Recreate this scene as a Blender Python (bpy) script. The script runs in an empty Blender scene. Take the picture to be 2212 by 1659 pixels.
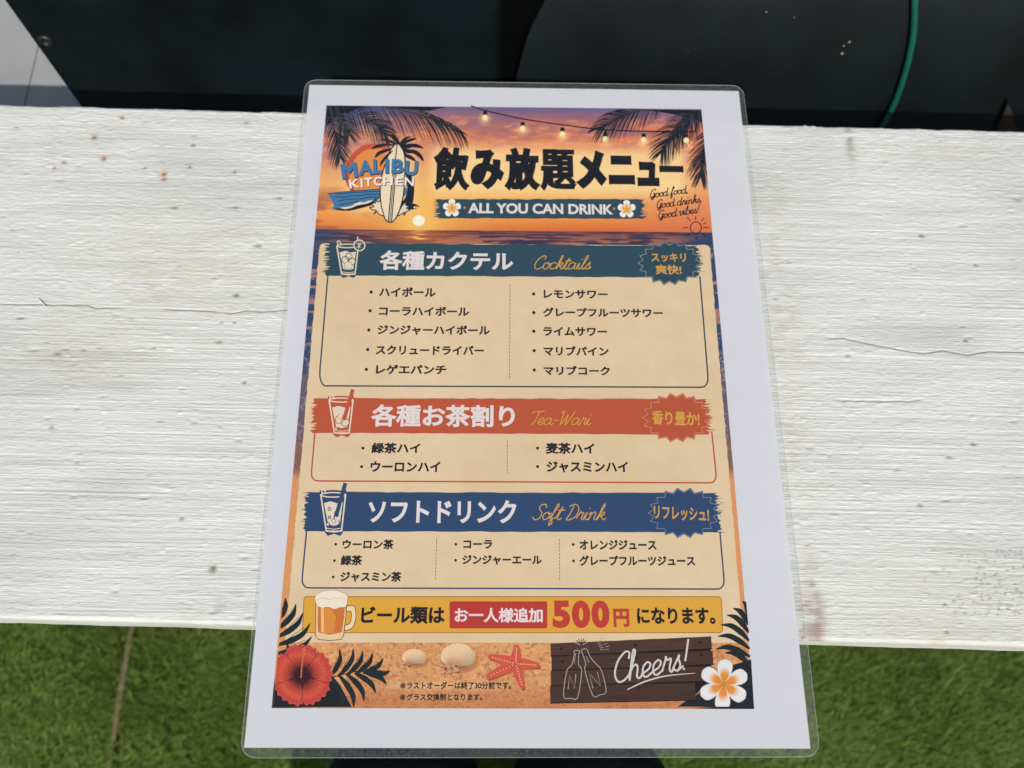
import bpy, math, random
import numpy as np
from mathutils import Vector, Matrix
random.seed(7)
rng = np.random.default_rng(11)
S = bpy.context.scene
COL = S.collection

# ---------------------------------------------------------------- camera, sky, sun, exposure
CAM_R = np.array([[0.9998088612933914, 0.0011193401395636353, 0.019518912799228058],
                  [-0.00759829954360006, 0.9421245606183769, 0.33517693554845956],
                  [-0.018014070146905564, -0.33526118080872774, 0.9419529892300678]])
CAM_C = np.array([-0.012833543184223117, -0.12546039796616795, 0.3384038869707248])
FPX = 3300 / (4032 / 2212)            # focal length in units of a 2212-wide view of the photograph
cam_data = bpy.data.cameras.new('camera')
cam = bpy.data.objects.new('camera', cam_data); COL.objects.link(cam)
cam.matrix_world = Matrix.Translation(Vector(CAM_C)) @ Matrix(CAM_R.T.tolist()).to_4x4()
cam_data.sensor_width = 36
cam_data.lens = 36 * 3300 / 4032
cam_data.clip_start = 0.01; cam_data.clip_end = 200
cam_data.dof.use_dof = True
cam_data.dof.focus_distance = 0.334
cam_data.dof.aperture_fstop = cam_data.lens / 2.6     # about a 2.6 mm wide entrance pupil
S.camera = cam

SUN_EL, SUN_AZ = math.radians(48), math.atan2(0.13, -1.0)    # azimuth from +Y towards +X
world = bpy.data.worlds.new('World'); S.world = world; world.use_nodes = True
wn = world.node_tree.nodes; wl = world.node_tree.links
sky = wn.new('ShaderNodeTexSky'); sky.sky_type = 'NISHITA'; sky.sun_disc = False
sky.sun_elevation = SUN_EL; sky.sun_rotation = SUN_AZ
sky.dust_density = 2.0
wl.new(sky.outputs[0], wn['Background'].inputs[0])
wn['Background'].inputs[1].default_value = 0.085
sun_d = bpy.data.lights.new('sun', 'SUN'); sun_d.energy = 3.2; sun_d.angle = math.radians(0.55); sun_d.color = (1.0, .95, .875)
sun = bpy.data.objects.new('sun', sun_d); COL.objects.link(sun)
sdir = Vector((math.sin(SUN_AZ) * math.cos(SUN_EL), math.cos(SUN_AZ) * math.cos(SUN_EL), math.sin(SUN_EL)))
sun.rotation_euler = sdir.to_track_quat('Z', 'Y').to_euler()
S.view_settings.view_transform = 'Standard'; S.view_settings.look = 'None'
S.view_settings.exposure = 0.05; S.view_settings.gamma = 1.0
S.view_settings.use_curve_mapping = False
S.render.engine = 'CYCLES'
S.cycles.max_bounces = 10; S.cycles.diffuse_bounces = 5; S.cycles.transparent_max_bounces = 12

# ---------------------------------------------------------------- helpers
def P(u, v, z=0.0):
    """the world point at height z that lies on the photograph's ray (u, v)"""
    d = np.array([(u - 1106) / FPX, (829.5 - v) / FPX, -1.0]) @ CAM_R
    return CAM_C + d * ((z - CAM_C[2]) / d[2])
def ray(u, v):
    d = np.array([(u - 1106) / FPX, (829.5 - v) / FPX, -1.0]) @ CAM_R
    return d / np.linalg.norm(d)
def onY(u, v, Y):
    d = ray(u, v); return CAM_C + d * ((Y - CAM_C[1]) / d[1])
def proj(X):
    Xc = (np.asarray(X) - CAM_C) @ CAM_R.T
    return 1106 + FPX * Xc[..., 0] / -Xc[..., 2], 829.5 - FPX * Xc[..., 1] / -Xc[..., 2]

def lin(c):
    c = np.asarray(c, float) / 255.0
    return np.where(c <= .04045, c / 12.92, ((c + .055) / 1.055) ** 2.4)
INK = 1.03
SAT = .97
def dull(c):
    """gloss haze painted into the ink colour: a little less saturated, blacks lifted"""
    y = c @ np.array((.3, .55, .15)); return y[..., None] * (1 - SAT) + c * SAT + .003
def ink(r, g, b):
    return np.clip(dull(lin((r, g, b)) * INK), 0.004, .9)

def link(name, me, mat=None, parent=None):
    o = bpy.data.objects.new(name, me); COL.objects.link(o)
    if mat: me.materials.append(mat)
    if parent: o.parent = parent
    return o
def tag(o, label=None, cat=None, group=None, kind=None):
    if label: o['label'] = label
    if cat: o['category'] = cat
    if group: o['group'] = group
    if kind: o['kind'] = kind
    return o
def mesh(name, verts, faces):
    me = bpy.data.meshes.new(name)
    me.from_pydata([tuple(map(float, v)) for v in verts], [], faces); me.update(); return me
def grid_mesh(name, X, Y, Z, cols=None, smooth=True):
    n, m = X.shape
    me = bpy.data.meshes.new(name)
    co = np.stack([X, Y, Z], -1).reshape(-1, 3).astype(np.float32)
    i = np.arange(n * m).reshape(n, m)
    q = np.stack([i[:-1, :-1], i[:-1, 1:], i[1:, 1:], i[1:, :-1]], -1).reshape(-1, 4)
    me.vertices.add(n * m); me.vertices.foreach_set('co', co.ravel())
    me.loops.add(q.size); me.loops.foreach_set('vertex_index', q.ravel().astype(np.int32))
    me.polygons.add(len(q)); me.polygons.foreach_set('loop_start', (np.arange(len(q)) * 4).astype(np.int32))
    me.polygons.foreach_set('use_smooth', np.full(len(q), smooth))
    me.update(calc_edges=True)
    if cols is not None: set_ink(me, cols.reshape(-1, 3))
    return me
def set_ink(me, cols, name='ink'):
    a = me.attributes.new(name, 'FLOAT_COLOR', 'POINT')
    c = np.ones((len(me.vertices), 4), np.float32); c[:, :3] = cols
    a.data.foreach_set('color', c.ravel())

_perm = {}
def vnoise(x, y, seed=0):
    """smooth value noise in 0..1 on arrays"""
    if seed not in _perm:
        _perm[seed] = np.random.default_rng(1000 + seed).random((256, 256))
    T = _perm[seed]
    xi = np.floor(x).astype(int); yi = np.floor(y).astype(int)
    fx = x - xi; fy = y - yi
    fx = fx * fx * (3 - 2 * fx); fy = fy * fy * (3 - 2 * fy)
    a = T[xi & 255, yi & 255]; b = T[(xi + 1) & 255, yi & 255]
    c = T[xi & 255, (yi + 1) & 255]; d = T[(xi + 1) & 255, (yi + 1) & 255]
    return (a * (1 - fx) + b * fx) * (1 - fy) + (c * (1 - fx) + d * fx) * fy
def fbm(x, y, oct=4, seed=0, gain=.5):
    s = 0; a = 1; t = 0
    for k in range(oct):
        s = s + a * vnoise(x * 2 ** k + 17.3 * k, y * 2 ** k + 9.1 * k, seed + k); t += a; a *= gain
    return s / t
def smooth(a, b, x):
    t = np.clip((x - a) / (b - a), 0, 1); return t * t * (3 - 2 * t)

# ---------------------------------------------------------------- materials
def new_mat(name):
    m = bpy.data.materials.new(name); m.use_nodes = True
    nt = m.node_tree; return m, nt, nt.nodes['Principled BSDF'], nt.nodes, nt.links
def noise_node(nt, scale, detail=3, rough=.55, vec=None, mapping=None):
    n = nt.nodes.new('ShaderNodeTexNoise'); n.inputs['Scale'].default_value = scale
    n.inputs['Detail'].default_value = detail; n.inputs['Roughness'].default_value = rough
    tc = nt.nodes.new('ShaderNodeTexCoord')
    if mapping:
        mp = nt.nodes.new('ShaderNodeMapping'); mp.inputs['Scale'].default_value = mapping
        nt.links.new(tc.outputs['Object'], mp.inputs[0]); nt.links.new(mp.outputs[0], n.inputs['Vector'])
    else: nt.links.new(tc.outputs['Object'], n.inputs['Vector'])
    return n
def ramp(nt, src, lo, hi, p0=.3, p1=.7):
    r = nt.nodes.new('ShaderNodeValToRGB')
    r.color_ramp.elements[0].position = p0; r.color_ramp.elements[1].position = p1
    r.color_ramp.elements[0].color = (*lo, 1); r.color_ramp.elements[1].color = (*hi, 1)
    nt.links.new(src, r.inputs[0]); return r
def bump(nt, src, strength, dist, bsdf, inp='Normal'):
    b = nt.nodes.new('ShaderNodeBump'); b.inputs['Strength'].default_value = strength; b.inputs['Distance'].default_value = dist
    nt.links.new(src, b.inputs['Height']); nt.links.new(b.outputs[0], bsdf.inputs[inp]); return b
def attr_mul(nt, attr, src, bsdf):
    a = nt.nodes.new('ShaderNodeAttribute'); a.attribute_name = attr
    mx = nt.nodes.new('ShaderNodeMix'); mx.data_type = 'RGBA'; mx.blend_type = 'MULTIPLY'; mx.inputs[0].default_value = 1
    nt.links.new(a.outputs['Color'], mx.inputs[6]); nt.links.new(src, mx.inputs[7]); nt.links.new(mx.outputs[2], bsdf.inputs['Base Color'])
    return a

# laminated paper and print: glossy film over paper
def laminated(name, attr=None, base=None, transl=0.0):
    m, nt, b, N, L = new_mat(name)
    sp = noise_node(nt, 2600, 2, .6)
    r = ramp(nt, sp.outputs[0], (.93, .93, .93), (1.04, 1.04, 1.04), .3, .7)
    if attr: attr_mul(nt, attr, r.outputs[0], b)
    else:
        mx = N.new('ShaderNodeMix'); mx.data_type = 'RGBA'; mx.blend_type = 'MULTIPLY'; mx.inputs[0].default_value = .35
        mx.inputs[6].default_value = (*base, 1); L.new(r.outputs[0], mx.inputs[7]); L.new(mx.outputs[2], b.inputs['Base Color'])
    b.inputs['Roughness'].default_value = .16
    b.inputs['Specular IOR Level'].default_value = .75
    w = noise_node(nt, 1.0, 4, .55, mapping=(7, 10, 5))
    bump(nt, w.outputs[0], .22, .006, b)
    if transl:
        out = N['Material Output']; t = N.new('ShaderNodeBsdfTranslucent'); t.inputs[0].default_value = (.86, .86, .86, 1)
        ms = N.new('ShaderNodeMixShader'); ms.inputs[0].default_value = transl
        L.new(b.outputs[0], ms.inputs[1]); L.new(t.outputs[0], ms.inputs[2]); L.new(ms.outputs[0], out.inputs[0])
    return m
M_INK = laminated('printed_ink', attr='ink')
M_PAPER = laminated('white_paper', base=(.80, .80, .84), transl=.22)

def film_mat():
    m, nt, b, N, L = new_mat('clear_film')
    b.inputs['Base Color'].default_value = (.66, .69, .685, 1); b.inputs['Roughness'].default_value = .22
    b.inputs['Specular IOR Level'].default_value = .8
    gr = noise_node(nt, 1500, 2, .6); bump(nt, gr.outputs[0], .5, .0005, b)
    t = N.new('ShaderNodeBsdfTransparent'); t.inputs[0].default_value = (.95, .97, .96, 1)
    n2 = noise_node(nt, 900, 3, .7)
    mr = N.new('ShaderNodeMapRange'); mr.inputs[1].default_value = .35; mr.inputs[2].default_value = .75
    mr.inputs[3].default_value = .05; mr.inputs[4].default_value = .14
    L.new(n2.outputs[0], mr.inputs[0])
    ms = N.new('ShaderNodeMixShader'); L.new(mr.outputs[0], ms.inputs[0])
    L.new(t.outputs[0], ms.inputs[1]); L.new(b.outputs[0], ms.inputs[2]); L.new(ms.outputs[0], N['Material Output'].inputs[0])
    return m
M_FILM = film_mat()
def rim_mat():
    m, nt, b, N, L = new_mat('film_cut_edge')
    b.inputs['Base Color'].default_value = (.72, .78, .76, 1); b.inputs['Roughness'].default_value = .3
    t = N.new('ShaderNodeBsdfTransparent'); ms = N.new('ShaderNodeMixShader'); ms.inputs[0].default_value = .38
    L.new(t.outputs[0], ms.inputs[1]); L.new(b.outputs[0], ms.inputs[2]); L.new(ms.outputs[0], N['Material Output'].inputs[0])
    return m
M_RIM = rim_mat()

def board_mat():
    m, nt, b, N, L = new_mat('white_painted_wood')
    n1 = noise_node(nt, 1.0, 5, .6, mapping=(14, 160, 40))
    r = ramp(nt, n1.outputs[0], (.635, .64, .59), (.765, .77, .718), .32, .66)
    attr_mul(nt, 'stain_shade', r.outputs[0], b)
    b.inputs['Roughness'].default_value = .5
    f = noise_node(nt, 1.0, 4, .65, mapping=(300, 2400, 900))
    bump(nt, f.outputs[0], .65, .0005, b)
    return m
M_BOARD = board_mat()

def simple(name, base, rough=.5, spec=.5, nscale=60, var=.25, bumps=0.0, bdist=.001, metal=0):
    m, nt, b, N, L = new_mat(name)
    n = noise_node(nt, nscale, 4, .6)
    lo = tuple(c * (1 - var) for c in base); hi = tuple(min(1, c * (1 + var)) for c in base)
    r = ramp(nt, n.outputs[0], lo, hi); L.new(r.outputs[0], b.inputs['Base Color'])
    b.inputs['Roughness'].default_value = rough; b.inputs['Specular IOR Level'].default_value = spec; b.inputs['Metallic'].default_value = metal
    if bumps: bump(nt, n.outputs[0], bumps, bdist, b)
    return m

# ---------------------------------------------------------------- the counter board
ZG = -0.72                                     # the turf lies 0.72 m below the counter top
bk0, bk1 = P(0, 224), P(2212, 282)
fr0, fr1 = P(0, 1336), P(2212, 1397)
ax = (bk1 - bk0)[:2]; ax /= np.linalg.norm(ax)           # along the grain
by = np.array([-ax[1], ax[0]])
def tob(p): p = np.asarray(p)[..., :2]; return p @ ax, p @ by
b_back = (tob(bk0)[1] + tob(bk1)[1]) / 2
b_f0, b_f1 = tob(fr0), tob(fr1)
def vpath(pts, z=0): return np.array([P(u, v, z)[:2] for u, v in pts])

def build_board():
    na, nb = 1000, 800
    a = np.linspace(-.44, .44, na)
    t = np.linspace(0, 1, nb)
    fl = b_f0[1] + (a - b_f0[0]) / (b_f1[0] - b_f0[0]) * (b_f1[1] - b_f0[1])      # front edge, slightly out of parallel
    A = np.repeat(a[None, :], nb, 0); Bb = fl[None, :] + (b_back - fl)[None, :] * t[:, None]
    # wavy grain
    warp = .0016 * (fbm(A * 7, Bb * 14, 3, 40) - .5)
    Bw = Bb + warp
    g1 = fbm(A * 13, Bw * 980, 3, 1)
    g2 = fbm(A * 24, Bw * 1900, 2, 5)
    ridg = np.abs(g1 - .5) * 2
    mask = smooth(.35, .65, fbm(A * 7, Bb * 16, 3, 9))
    peb = fbm(A * 380, Bb * 900, 3, 13)
    spk = smooth(.66, .80, fbm(A * 520, Bb * 1000, 2, 17))
    H = mask * (.00021 * (1 - ridg) ** 2 + .00026 * g2) + (1 - mask) * (.00007 * (1 - ridg) ** 2 + .00022 * g2 + .00026 * peb) + .00010 * peb + .00022 * spk
    H *= .80
    H += .00016 * (fbm(A * 6, Bb * 30, 2, 22) - .5)
    st = np.ones((nb, na, 3))
    # long crack across the board, its inner shade tinted into the colour
    def crack(pts, depth, w, tint):
        nonlocal H, st
        q = vpath(pts); qa, qb = tob(q)
        o = np.argsort(qa); qa, qb = qa[o], qb[o]
        cb = np.interp(a, qa, qb) + .0006 * (fbm(a * 260, a * 0, 3, 31) - .5)
        on = ((a > qa[0]) & (a < qa[-1])) * smooth(.25, .45, fbm(a * 60, a * 0 + 5, 2, 33))
        d = np.abs(Bb - cb[None, :])
        k = np.exp(-(d / w) ** 2) * on[None, :]
        H -= depth * k; st *= 1 - k[..., None] * np.array(tint)
    crack([(-60, 655), (47, 656.8), (184, 658), (208, 664.8), (268, 664), (404, 668.7), (458, 672.3), (500, 676.7), (533, 669.3), (560, 672.9), (619, 668.4), (700, 670)], .0005, .00026, (.68, .71, .72))
    crack([(1600, 727), (1656, 728.8), (1704, 728.8), (1823, 729.7), (1888, 743.7), (1948, 755.6), (1993, 763), (2037, 757), (2091, 766), (2132, 758.5), (2260, 761)], .0005, .00026, (.72, .75, .77))
    crack([(1790, 861), (1830, 864), (1960, 866), (1990, 862)], .0005, .0004, (.3, .3, .3))
    # nicks, pits and splinters
    def pit(u, v, rad, depth, tint=(.2, .2, .2), el=1.0):
        nonlocal H, st
        pa, pb = tob(P(u, v)); 
        ia = np.abs(a - pa) < rad * 5 * el + .002
        if not ia.any(): return
        sub = np.ix_(np.arange(nb), np.where(ia)[0])
        d = np.sqrt(((A[sub] - pa) / el) ** 2 + (Bb[sub] - pb) ** 2)
        k = np.exp(-(d / rad) ** 2)
        H[sub] -= depth * k; st[sub] *= 1 - k[..., None] * np.array(tint)
    RUST = (.35, .62, .80); DK = (.62, .64, .66)
    k1 = .3224
    for x, y, r in [(630, 917, 1.5), (695, 1058, 1.6), (428, 1085, 1.1), (362, 1122, .9), (1097, 1162, 1.6), (1097, 1196, 1.2), (1293, 968, 1.1), (970, 1122, .9), (1270, 1115, 1.0), (1570, 1150, .9), (818, 785, 1.3)]:
        pit(x * k1, y * k1, r * .0011, .0001, (.22, .42, .58)); pit(x * k1, y * k1, r * .0005, .0003, (.6, .75, .85))
    for u, v, r, t_ in [(459, 1227, .0014, (.75, .78, .86)), (510, 636, .0011, (.7, .72, .74)), (1991, 507, .0011, DK), (2108, 570, .0008, DK), (478, 695, .0006, DK), (506, 695, .0006, DK), (527, 824, .0008, DK), (392, 1118, .0009, (.5, .5, .5)),
                     (2086, 733, .0009, DK), (1832, 766, .0008, (.5, .5, .45)), (2103, 957, .0011, (.45, .5, .6)), (1735, 1377, .0007, DK), (2042, 1304, .0006, DK)]:
        pit(u, v, r, .0007, t_)
    for _ in range(240):
        u, v = rng.uniform(-30, 2240), rng.uniform(240, 1380)
        r = rng.uniform(.00035, .0009)
        pit(u, v, r, rng.uniform(.0002, .0006), (.18, .19, .2) if rng.random() < .8 else (.55, .57, .6), rng.uniform(.8, 2.6))
    for _ in range(160):
        pit(rng.uniform(-30, 2240), rng.uniform(240, 1380), rng.uniform(.0003, .0008), -rng.uniform(.0002, .0006), (0, 0, 0), rng.uniform(.7, 2.5))
    for _ in range(150):      # dark mildew specks towards the right end
        pit(rng.normal(2160, 60), rng.uniform(1180, 1330), rng.uniform(.0003, .0006), .0001, (.4, .4, .4))
    # the splinter on the left, with the little dent beside it
    # stains: warm patches, reddish scuffs beside the menu's lower right corner
    def patch(u, v, ra, rb, tint, seed, thr=.45):
        nonlocal st
        pa, pb = tob(P(u, v)); d = ((A - pa) / ra) ** 2 + ((Bb - pb) / rb) ** 2
        k = np.exp(-d) * smooth(thr, thr + .25, fbm(A * 160, Bb * 300, 3, seed))
        st *= 1 - k[..., None] * np.array(tint)
    patch(1745, 1352, .006, .014, (.30, .42, .44), 60, .35); patch(1765, 1340, .003, .02, (.34, .46, .48), 61, .3)
    patch(1690, 700, .012, .03, (.10, .16, .22), 62); patch(1700, 960, .012, .04, (.06, .11, .16), 63); patch(1680, 520, .010, .05, (.05, .09, .13), 64)
    patch(485, 1330, .012, .014, (.16, .22, .24), 65, .5); patch(400, 575, .05, .03, (.03, .06, .12), 66, .3); patch(160, 770, .03, .015, (.02, .05, .11), 67, .3)
    patch(330, 620, .010, .006, (.10, .15, .25), 68, .4); patch(1995, 1390, .012, .006, (.06, .25, .3), 69, .4); patch(2080, 1350, .05, .03, (.02, .03, .09), 70, .2)
    patch(2020, 300, .05, .02, (.05, .07, .10), 71, .4); patch(60, 330, .04, .03, (.05, .06, .05), 72, .4); patch(1835, 300, .002, .014, (.4, .42, .44), 73, .25)
    tone = fbm(A * 10, Bb * 22, 4, 80)
    st *= (1 - .10 * smooth(.5, .75, tone))[..., None] * np.array((1, 1, 1))
    # worn, chipped arrises: front row rounds over, back row crumbles
    edge_f = np.clip((.0019 - (Bb - fl[None, :])) / .0019, 0, 1); edge_b = np.clip((.0020 - (b_back - Bb)) / .0020, 0, 1)
    H -= .0019 * (1 - np.sqrt(np.clip(1 - edge_f ** 2, 0, 1))) + .0007 * edge_b ** 3
    chipb = smooth(.62, .8, fbm(a * 45, a * 0, 3, 90)); chipf = smooth(.6, .8, fbm(a * 60, a * 0, 3, 94))
    H += edge_b * (.0011 * (fbm(A * 500, Bb * 700, 3, 91) - .5)) * (.3 + chipb)[None, :]
    H += edge_f * (.0007 * (fbm(A * 500, Bb * 700, 3, 95) - .5)) * (.3 + chipf)[None, :]
    Bb2 = Bb + edge_b * (.0009 * (fbm(a * 90, a * 0, 3, 92) - .6))[None, :] + edge_f * (.0004 * (fbm(a * 120, a * 0, 3, 96) - .5))[None, :]
    # drop to let the menu rest on the highest ridges
    H -= np.percentile(H, 99.5)
    rows_B = [Bb2]; rows_H = [H]; rows_S = [st]
    dz = [.0028, .006, .012, .02, .03]
    fz = np.stack([np.full(na, -d) + .0003 * (fbm(a * 80, a * 0 + d * 200, 3, 97) - .5) for d in dz[::-1]])
    fb = np.stack([Bb2[0] - .0001 + .0003 * (fbm(a * 70, a * 0 + d * 300, 3, 98) - .5) for d in dz[::-1]])
    kb = np.stack([np.full(na, -d) for d in dz]); kbb = np.stack([Bb2[-1] + .0005 for d in dz])
    BB = np.vstack([fb, Bb2, kbb]); HH = np.vstack([fz, H, kb])
    AA = np.repeat(a[None, :], BB.shape[0], 0)
    SS = np.concatenate([np.ones((5, na, 3)), st, np.ones((5, na, 3)) * .8])
    # close the underside
    X = AA * ax[0] + BB * by[0]; Y = AA * ax[1] + BB * by[1]
    me = grid_mesh('counter_board', X, Y, HH)
    set_ink(me, SS.reshape(-1, 3), 'stain_shade')
    return link('counter_board', me, M_BOARD)
board = build_board()
tag(board, 'rough white painted wooden counter board with cracks and rust spots, under the menu', 'board')
# a splinter of wood sticking up at the left of the crack
def tube(pts, r, n=10, taper=None):
    pts = [Vector(p) for p in pts]; vs = []; fs = []
    up = Vector((0.13, .37, .92))
    for i, p in enumerate(pts):
        d = (pts[min(i + 1, len(pts) - 1)] - pts[max(i - 1, 0)]).normalized()
        x = d.cross(up).normalized(); y = d.cross(x)
        rr = r * (taper[i] if taper else 1)
        for k in range(n):
            w = 2 * math.pi * k / n; vs.append(p + x * math.cos(w) * rr + y * math.sin(w) * rr)
    for i in range(len(pts) - 1):
        for k in range(n):
            fs.append((i * n + k, i * n + (k + 1) % n, (i + 1) * n + (k + 1) % n, (i + 1) * n + k))
    fs.append(tuple(range(n))[::-1]); fs.append(tuple(range((len(pts) - 1) * n, len(pts) * n)))
    return vs, fs
M_SPLINTER = simple('pale_splinter', (.80, .78, .70), .6, nscale=900)
s0, s1 = P(84, 646, .0002), P(100, 663, .0006)
sv, sf = tube([s0, (s0 + s1) / 2, s1], .00026, 6, [1, 1.1, .4])
tag(link('splinter', mesh('splinter', sv, sf), M_SPLINTER), 'tiny pale wood splinter lying across the crack left of the menu', 'splinter')

# ---------------------------------------------------------------- ground, turf, joint
def ground():
    me = mesh('ground', [(-40, -40, ZG), (40, -40, ZG), (40, 40, ZG), (-40, 40, ZG)], [(0, 1, 2, 3)])
    o = link('ground', me, simple('turf_backing', (.045, .075, .018), .9, .2, 40, .3)); tag(o, kind='structure'); return o
ground()
J0, J1 = P(294, 1360, ZG), P(244, 1659, ZG)
jd = (J1 - J0)[:2]; jd /= np.linalg.norm(jd); jn = np.array([-jd[1], jd[0]])
def turf():
    lo = P(-150, 1800, ZG); n = 400000
    x = rng.uniform(-.95, .92, n); y = rng.uniform(-.56, .10, n)
    base = np.stack([x, y], -1)
    dj = (base - J0[:2]) @ jn
    keep = np.abs(dj) > .0045 + .004 * vnoise(y * 60, y * 0, 120); base = base[keep]; n = len(base); dj = dj[keep]
    cl = fbm(base[:, 0] * 9, base[:, 1] * 9, 2, 121); c2 = fbm(base[:, 0] * 28, base[:, 1] * 28, 2, 123)
    th = (cl * 3 - 2.2) + rng.normal(0, 1.3, n); lean = rng.uniform(.45, 1.15, n)
    L = rng.uniform(.015, .024, n) * (.75 + .5 * c2); w = rng.uniform(.0006, .0010, n)
    d = np.stack([np.cos(th), np.sin(th)], -1) * lean[:, None]
    d[:, 0] += .25
    px = np.stack([-np.sin(th), np.cos(th)], -1)
    seg = []
    for s_, hw in ((0, 1), (.5, .9), (1, .25)):
        h = L * (s_ - .22 * lean * s_ * s_); off = d * (L * (.25 * s_ + .55 * s_ * s_))[:, None]
        for sg in (-1, 1):
            p = np.empty((n, 3)); p[:, :2] = base + off + px * (w * hw * sg)[:, None]; p[:, 2] = ZG + h
            seg.append(p)
    V = np.stack(seg, 1).reshape(-1, 3).astype(np.float32)
    i = (np.arange(n) * 6)[:, None]
    F = np.concatenate([i + np.array([0, 1, 3, 2]), i + np.array([2, 3, 5, 4])], 1).reshape(-1, 4)
    me = bpy.data.meshes.new('turf'); me.vertices.add(len(V)); me.vertices.foreach_set('co', V.ravel())
    me.loops.add(F.size); me.loops.foreach_set('vertex_index', F.ravel().astype(np.int32))
    me.polygons.add(len(F)); me.polygons.foreach_set('loop_start', (np.arange(len(F)) * 4).astype(np.int32)); me.update(calc_edges=True)
    ca, cb, cc = np.array((.17, .275, .05)), np.array((.26, .37, .075)), np.array((.33, .34, .13))
    k = rng.random(n)[:, None]; c = ca * (1 - k) + cb * k
    br = (rng.random(n) < .10)[:, None]; c = np.where(br, cc, c) * (.9 + .3 * cl[:, None])
    set_ink(me, np.repeat(c, 6, 0))
    m, nt, b, N, Lk = new_mat('artificial_turf')
    at = N.new('ShaderNodeAttribute'); at.attribute_name = 'ink'; Lk.new(at.outputs['Color'], b.inputs['Base Color'])
    b.inputs['Roughness'].default_value = .55; b.inputs['Specular IOR Level'].default_value = .3
    t = N.new('ShaderNodeBsdfTranslucent'); Lk.new(at.outputs['Color'], t.inputs[0])
    ms = N.new('ShaderNodeMixShader'); ms.inputs[0].default_value = .38
    Lk.new(b.outputs[0], ms.inputs[1]); Lk.new(t.outputs[0], ms.inputs[2]); Lk.new(ms.outputs[0], N['Material Output'].inputs[0])
    tag(link('artificial_grass', me, m), 'green artificial grass with a short dense pile below the counter', 'grass', kind='stuff')
turf()
ja, jb = J0[:2] - jd * .6, J1[:2] + jd * .4
js = []
for i in range(41):
    q = ja + (jb - ja) * i / 40; wv = .0030 + .0004 * math.sin(i * 1.7)
    for sg in (-1, 1): js.append((q[0] + jn[0] * wv * sg, q[1] + jn[1] * wv * sg, ZG + .0135 + .0015 * math.sin(i * .9)))
tag(link('turf_joint', mesh('turf_joint', js, [(2 * i, 2 * i + 1, 2 * i + 3, 2 * i + 2) for i in range(40)]), simple('bare_joint', (.165, .14, .07), .9, .2, 90, .35, .6, .003)), kind='structure')

# ---------------------------------------------------------------- behind the counter: ledge, panel, drum, cord
YP = 0.222
ZL = -0.125
def box_mesh(name, x0, x1, y0, y1, z0, z1):
    v = [(x0, y0, z0), (x1, y0, z0), (x1, y1, z0), (x0, y1, z0), (x0, y0, z1), (x1, y0, z1), (x1, y1, z1), (x0, y1, z1)]
    return mesh(name, v, [(3, 2, 1, 0), (4, 5, 6, 7), (0, 1, 5, 4), (1, 2, 6, 5), (2, 3, 7, 6), (3, 0, 4, 7)])
M_LEDGE = simple('white_ledge_paint', (.36, .365, .355), .55, nscale=30, var=.06, bumps=.2, bdist=.0008)
sx = P(97 / 1.8228, 405 / 1.8228, ZL)[0]
tag(link('ledge_board', box_mesh('ledge_board', -1.3, sx - .00016, .16, .85, ZL - .03, ZL), M_LEDGE), 'smooth white ledge board behind the counter, its left stretch with the joint', 'ledge', 'white ledge boards behind the counter')
tag(link('ledge_board', box_mesh('ledge_board', sx + .00016, 1.3, .16, .85, ZL - .03, ZL - .0006), M_LEDGE), 'white ledge board running under the foot of the dark panel', 'ledge', 'white ledge boards behind the counter')

M_PANEL = simple('dark_plastic', (.0042, .0075, .0105), .5, .3, 18, .6, .08, .002)
xl = onY(8, 0, YP)[0]; xr = onY(1082, 120, YP)[0]
def panel():
    prof = [(xl, YP + .012), (xl, YP + .001), (xl + .001, YP)]
    prof += [(xl + .001 + (xr - xl - .008) * i / 20, YP + .0006 * math.sin(i * .8)) for i in range(1, 21)]
    for k in range(1, 10):
        w = math.radians(90) * k / 9; prof.append((xr - .008 + .008 * math.sin(w), YP + .008 - .008 * math.cos(w)))
    prof.append((xr, YP + .018)); prof.append((xl + .004, YP + .018)); prof.append((xl+.004, YP+.012))
    n = len(prof); zs = [ZL - .001, -.08, -.04, 0.0, .03]
    vs = [(x, y + 0.0 * (z - ZL), z) for z in zs for x, y in prof]
    fs = [(j * n + i, j * n + (i + 1) % n, (j + 1) * n + (i + 1) % n, (j + 1) * n + i) for j in range(len(zs) - 1) for i in range(n)]
    fs.append(tuple((len(zs) - 1) * n + i for i in range(n)))
    me = mesh('dark_panel', vs, fs)
    for p in me.polygons: p.use_smooth = len(p.vertices) == 4
    o = link('dark_panel', me, M_PANEL)
    e = bpy.data.objects['dark_panel']
    md = e.modifiers.new('edge', 'EDGE_SPLIT'); md.split_angle = math.radians(40)
    return tag(o, 'dark charcoal flat box panel with a screw at its left edge behind the counter', 'panel')
pn = panel()
# the screw
scp = onY(91, 88, YP)
M_STEEL = simple('screw_steel', (.10, .10, .10), .42, nscale=400, var=.2, metal=.9)
def screw(c):
    vs = []; fs = []; n = 24
    prof = [(.0043, 0), (.0042, .0006), (.0034, .0012), (.0023, .0013), (.0017, .0001), (0.0001, .0000)]
    for r, h in prof:
        for k in range(n): vs.append((c[0] + r * math.cos(6.2832 * k / n), c[1] - h, c[2] + r * math.sin(6.2832 * k / n)))
    for j in range(len(prof) - 1):
        for k in range(n): fs.append((j * n + k, j * n + (k + 1) % n, (j + 1) * n + (k + 1) % n, (j + 1) * n + k))
    return link('screw', mesh('screw', vs, fs), M_STEEL, pn)
screw(scp + np.array([.0022, 0, 0]))

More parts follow.
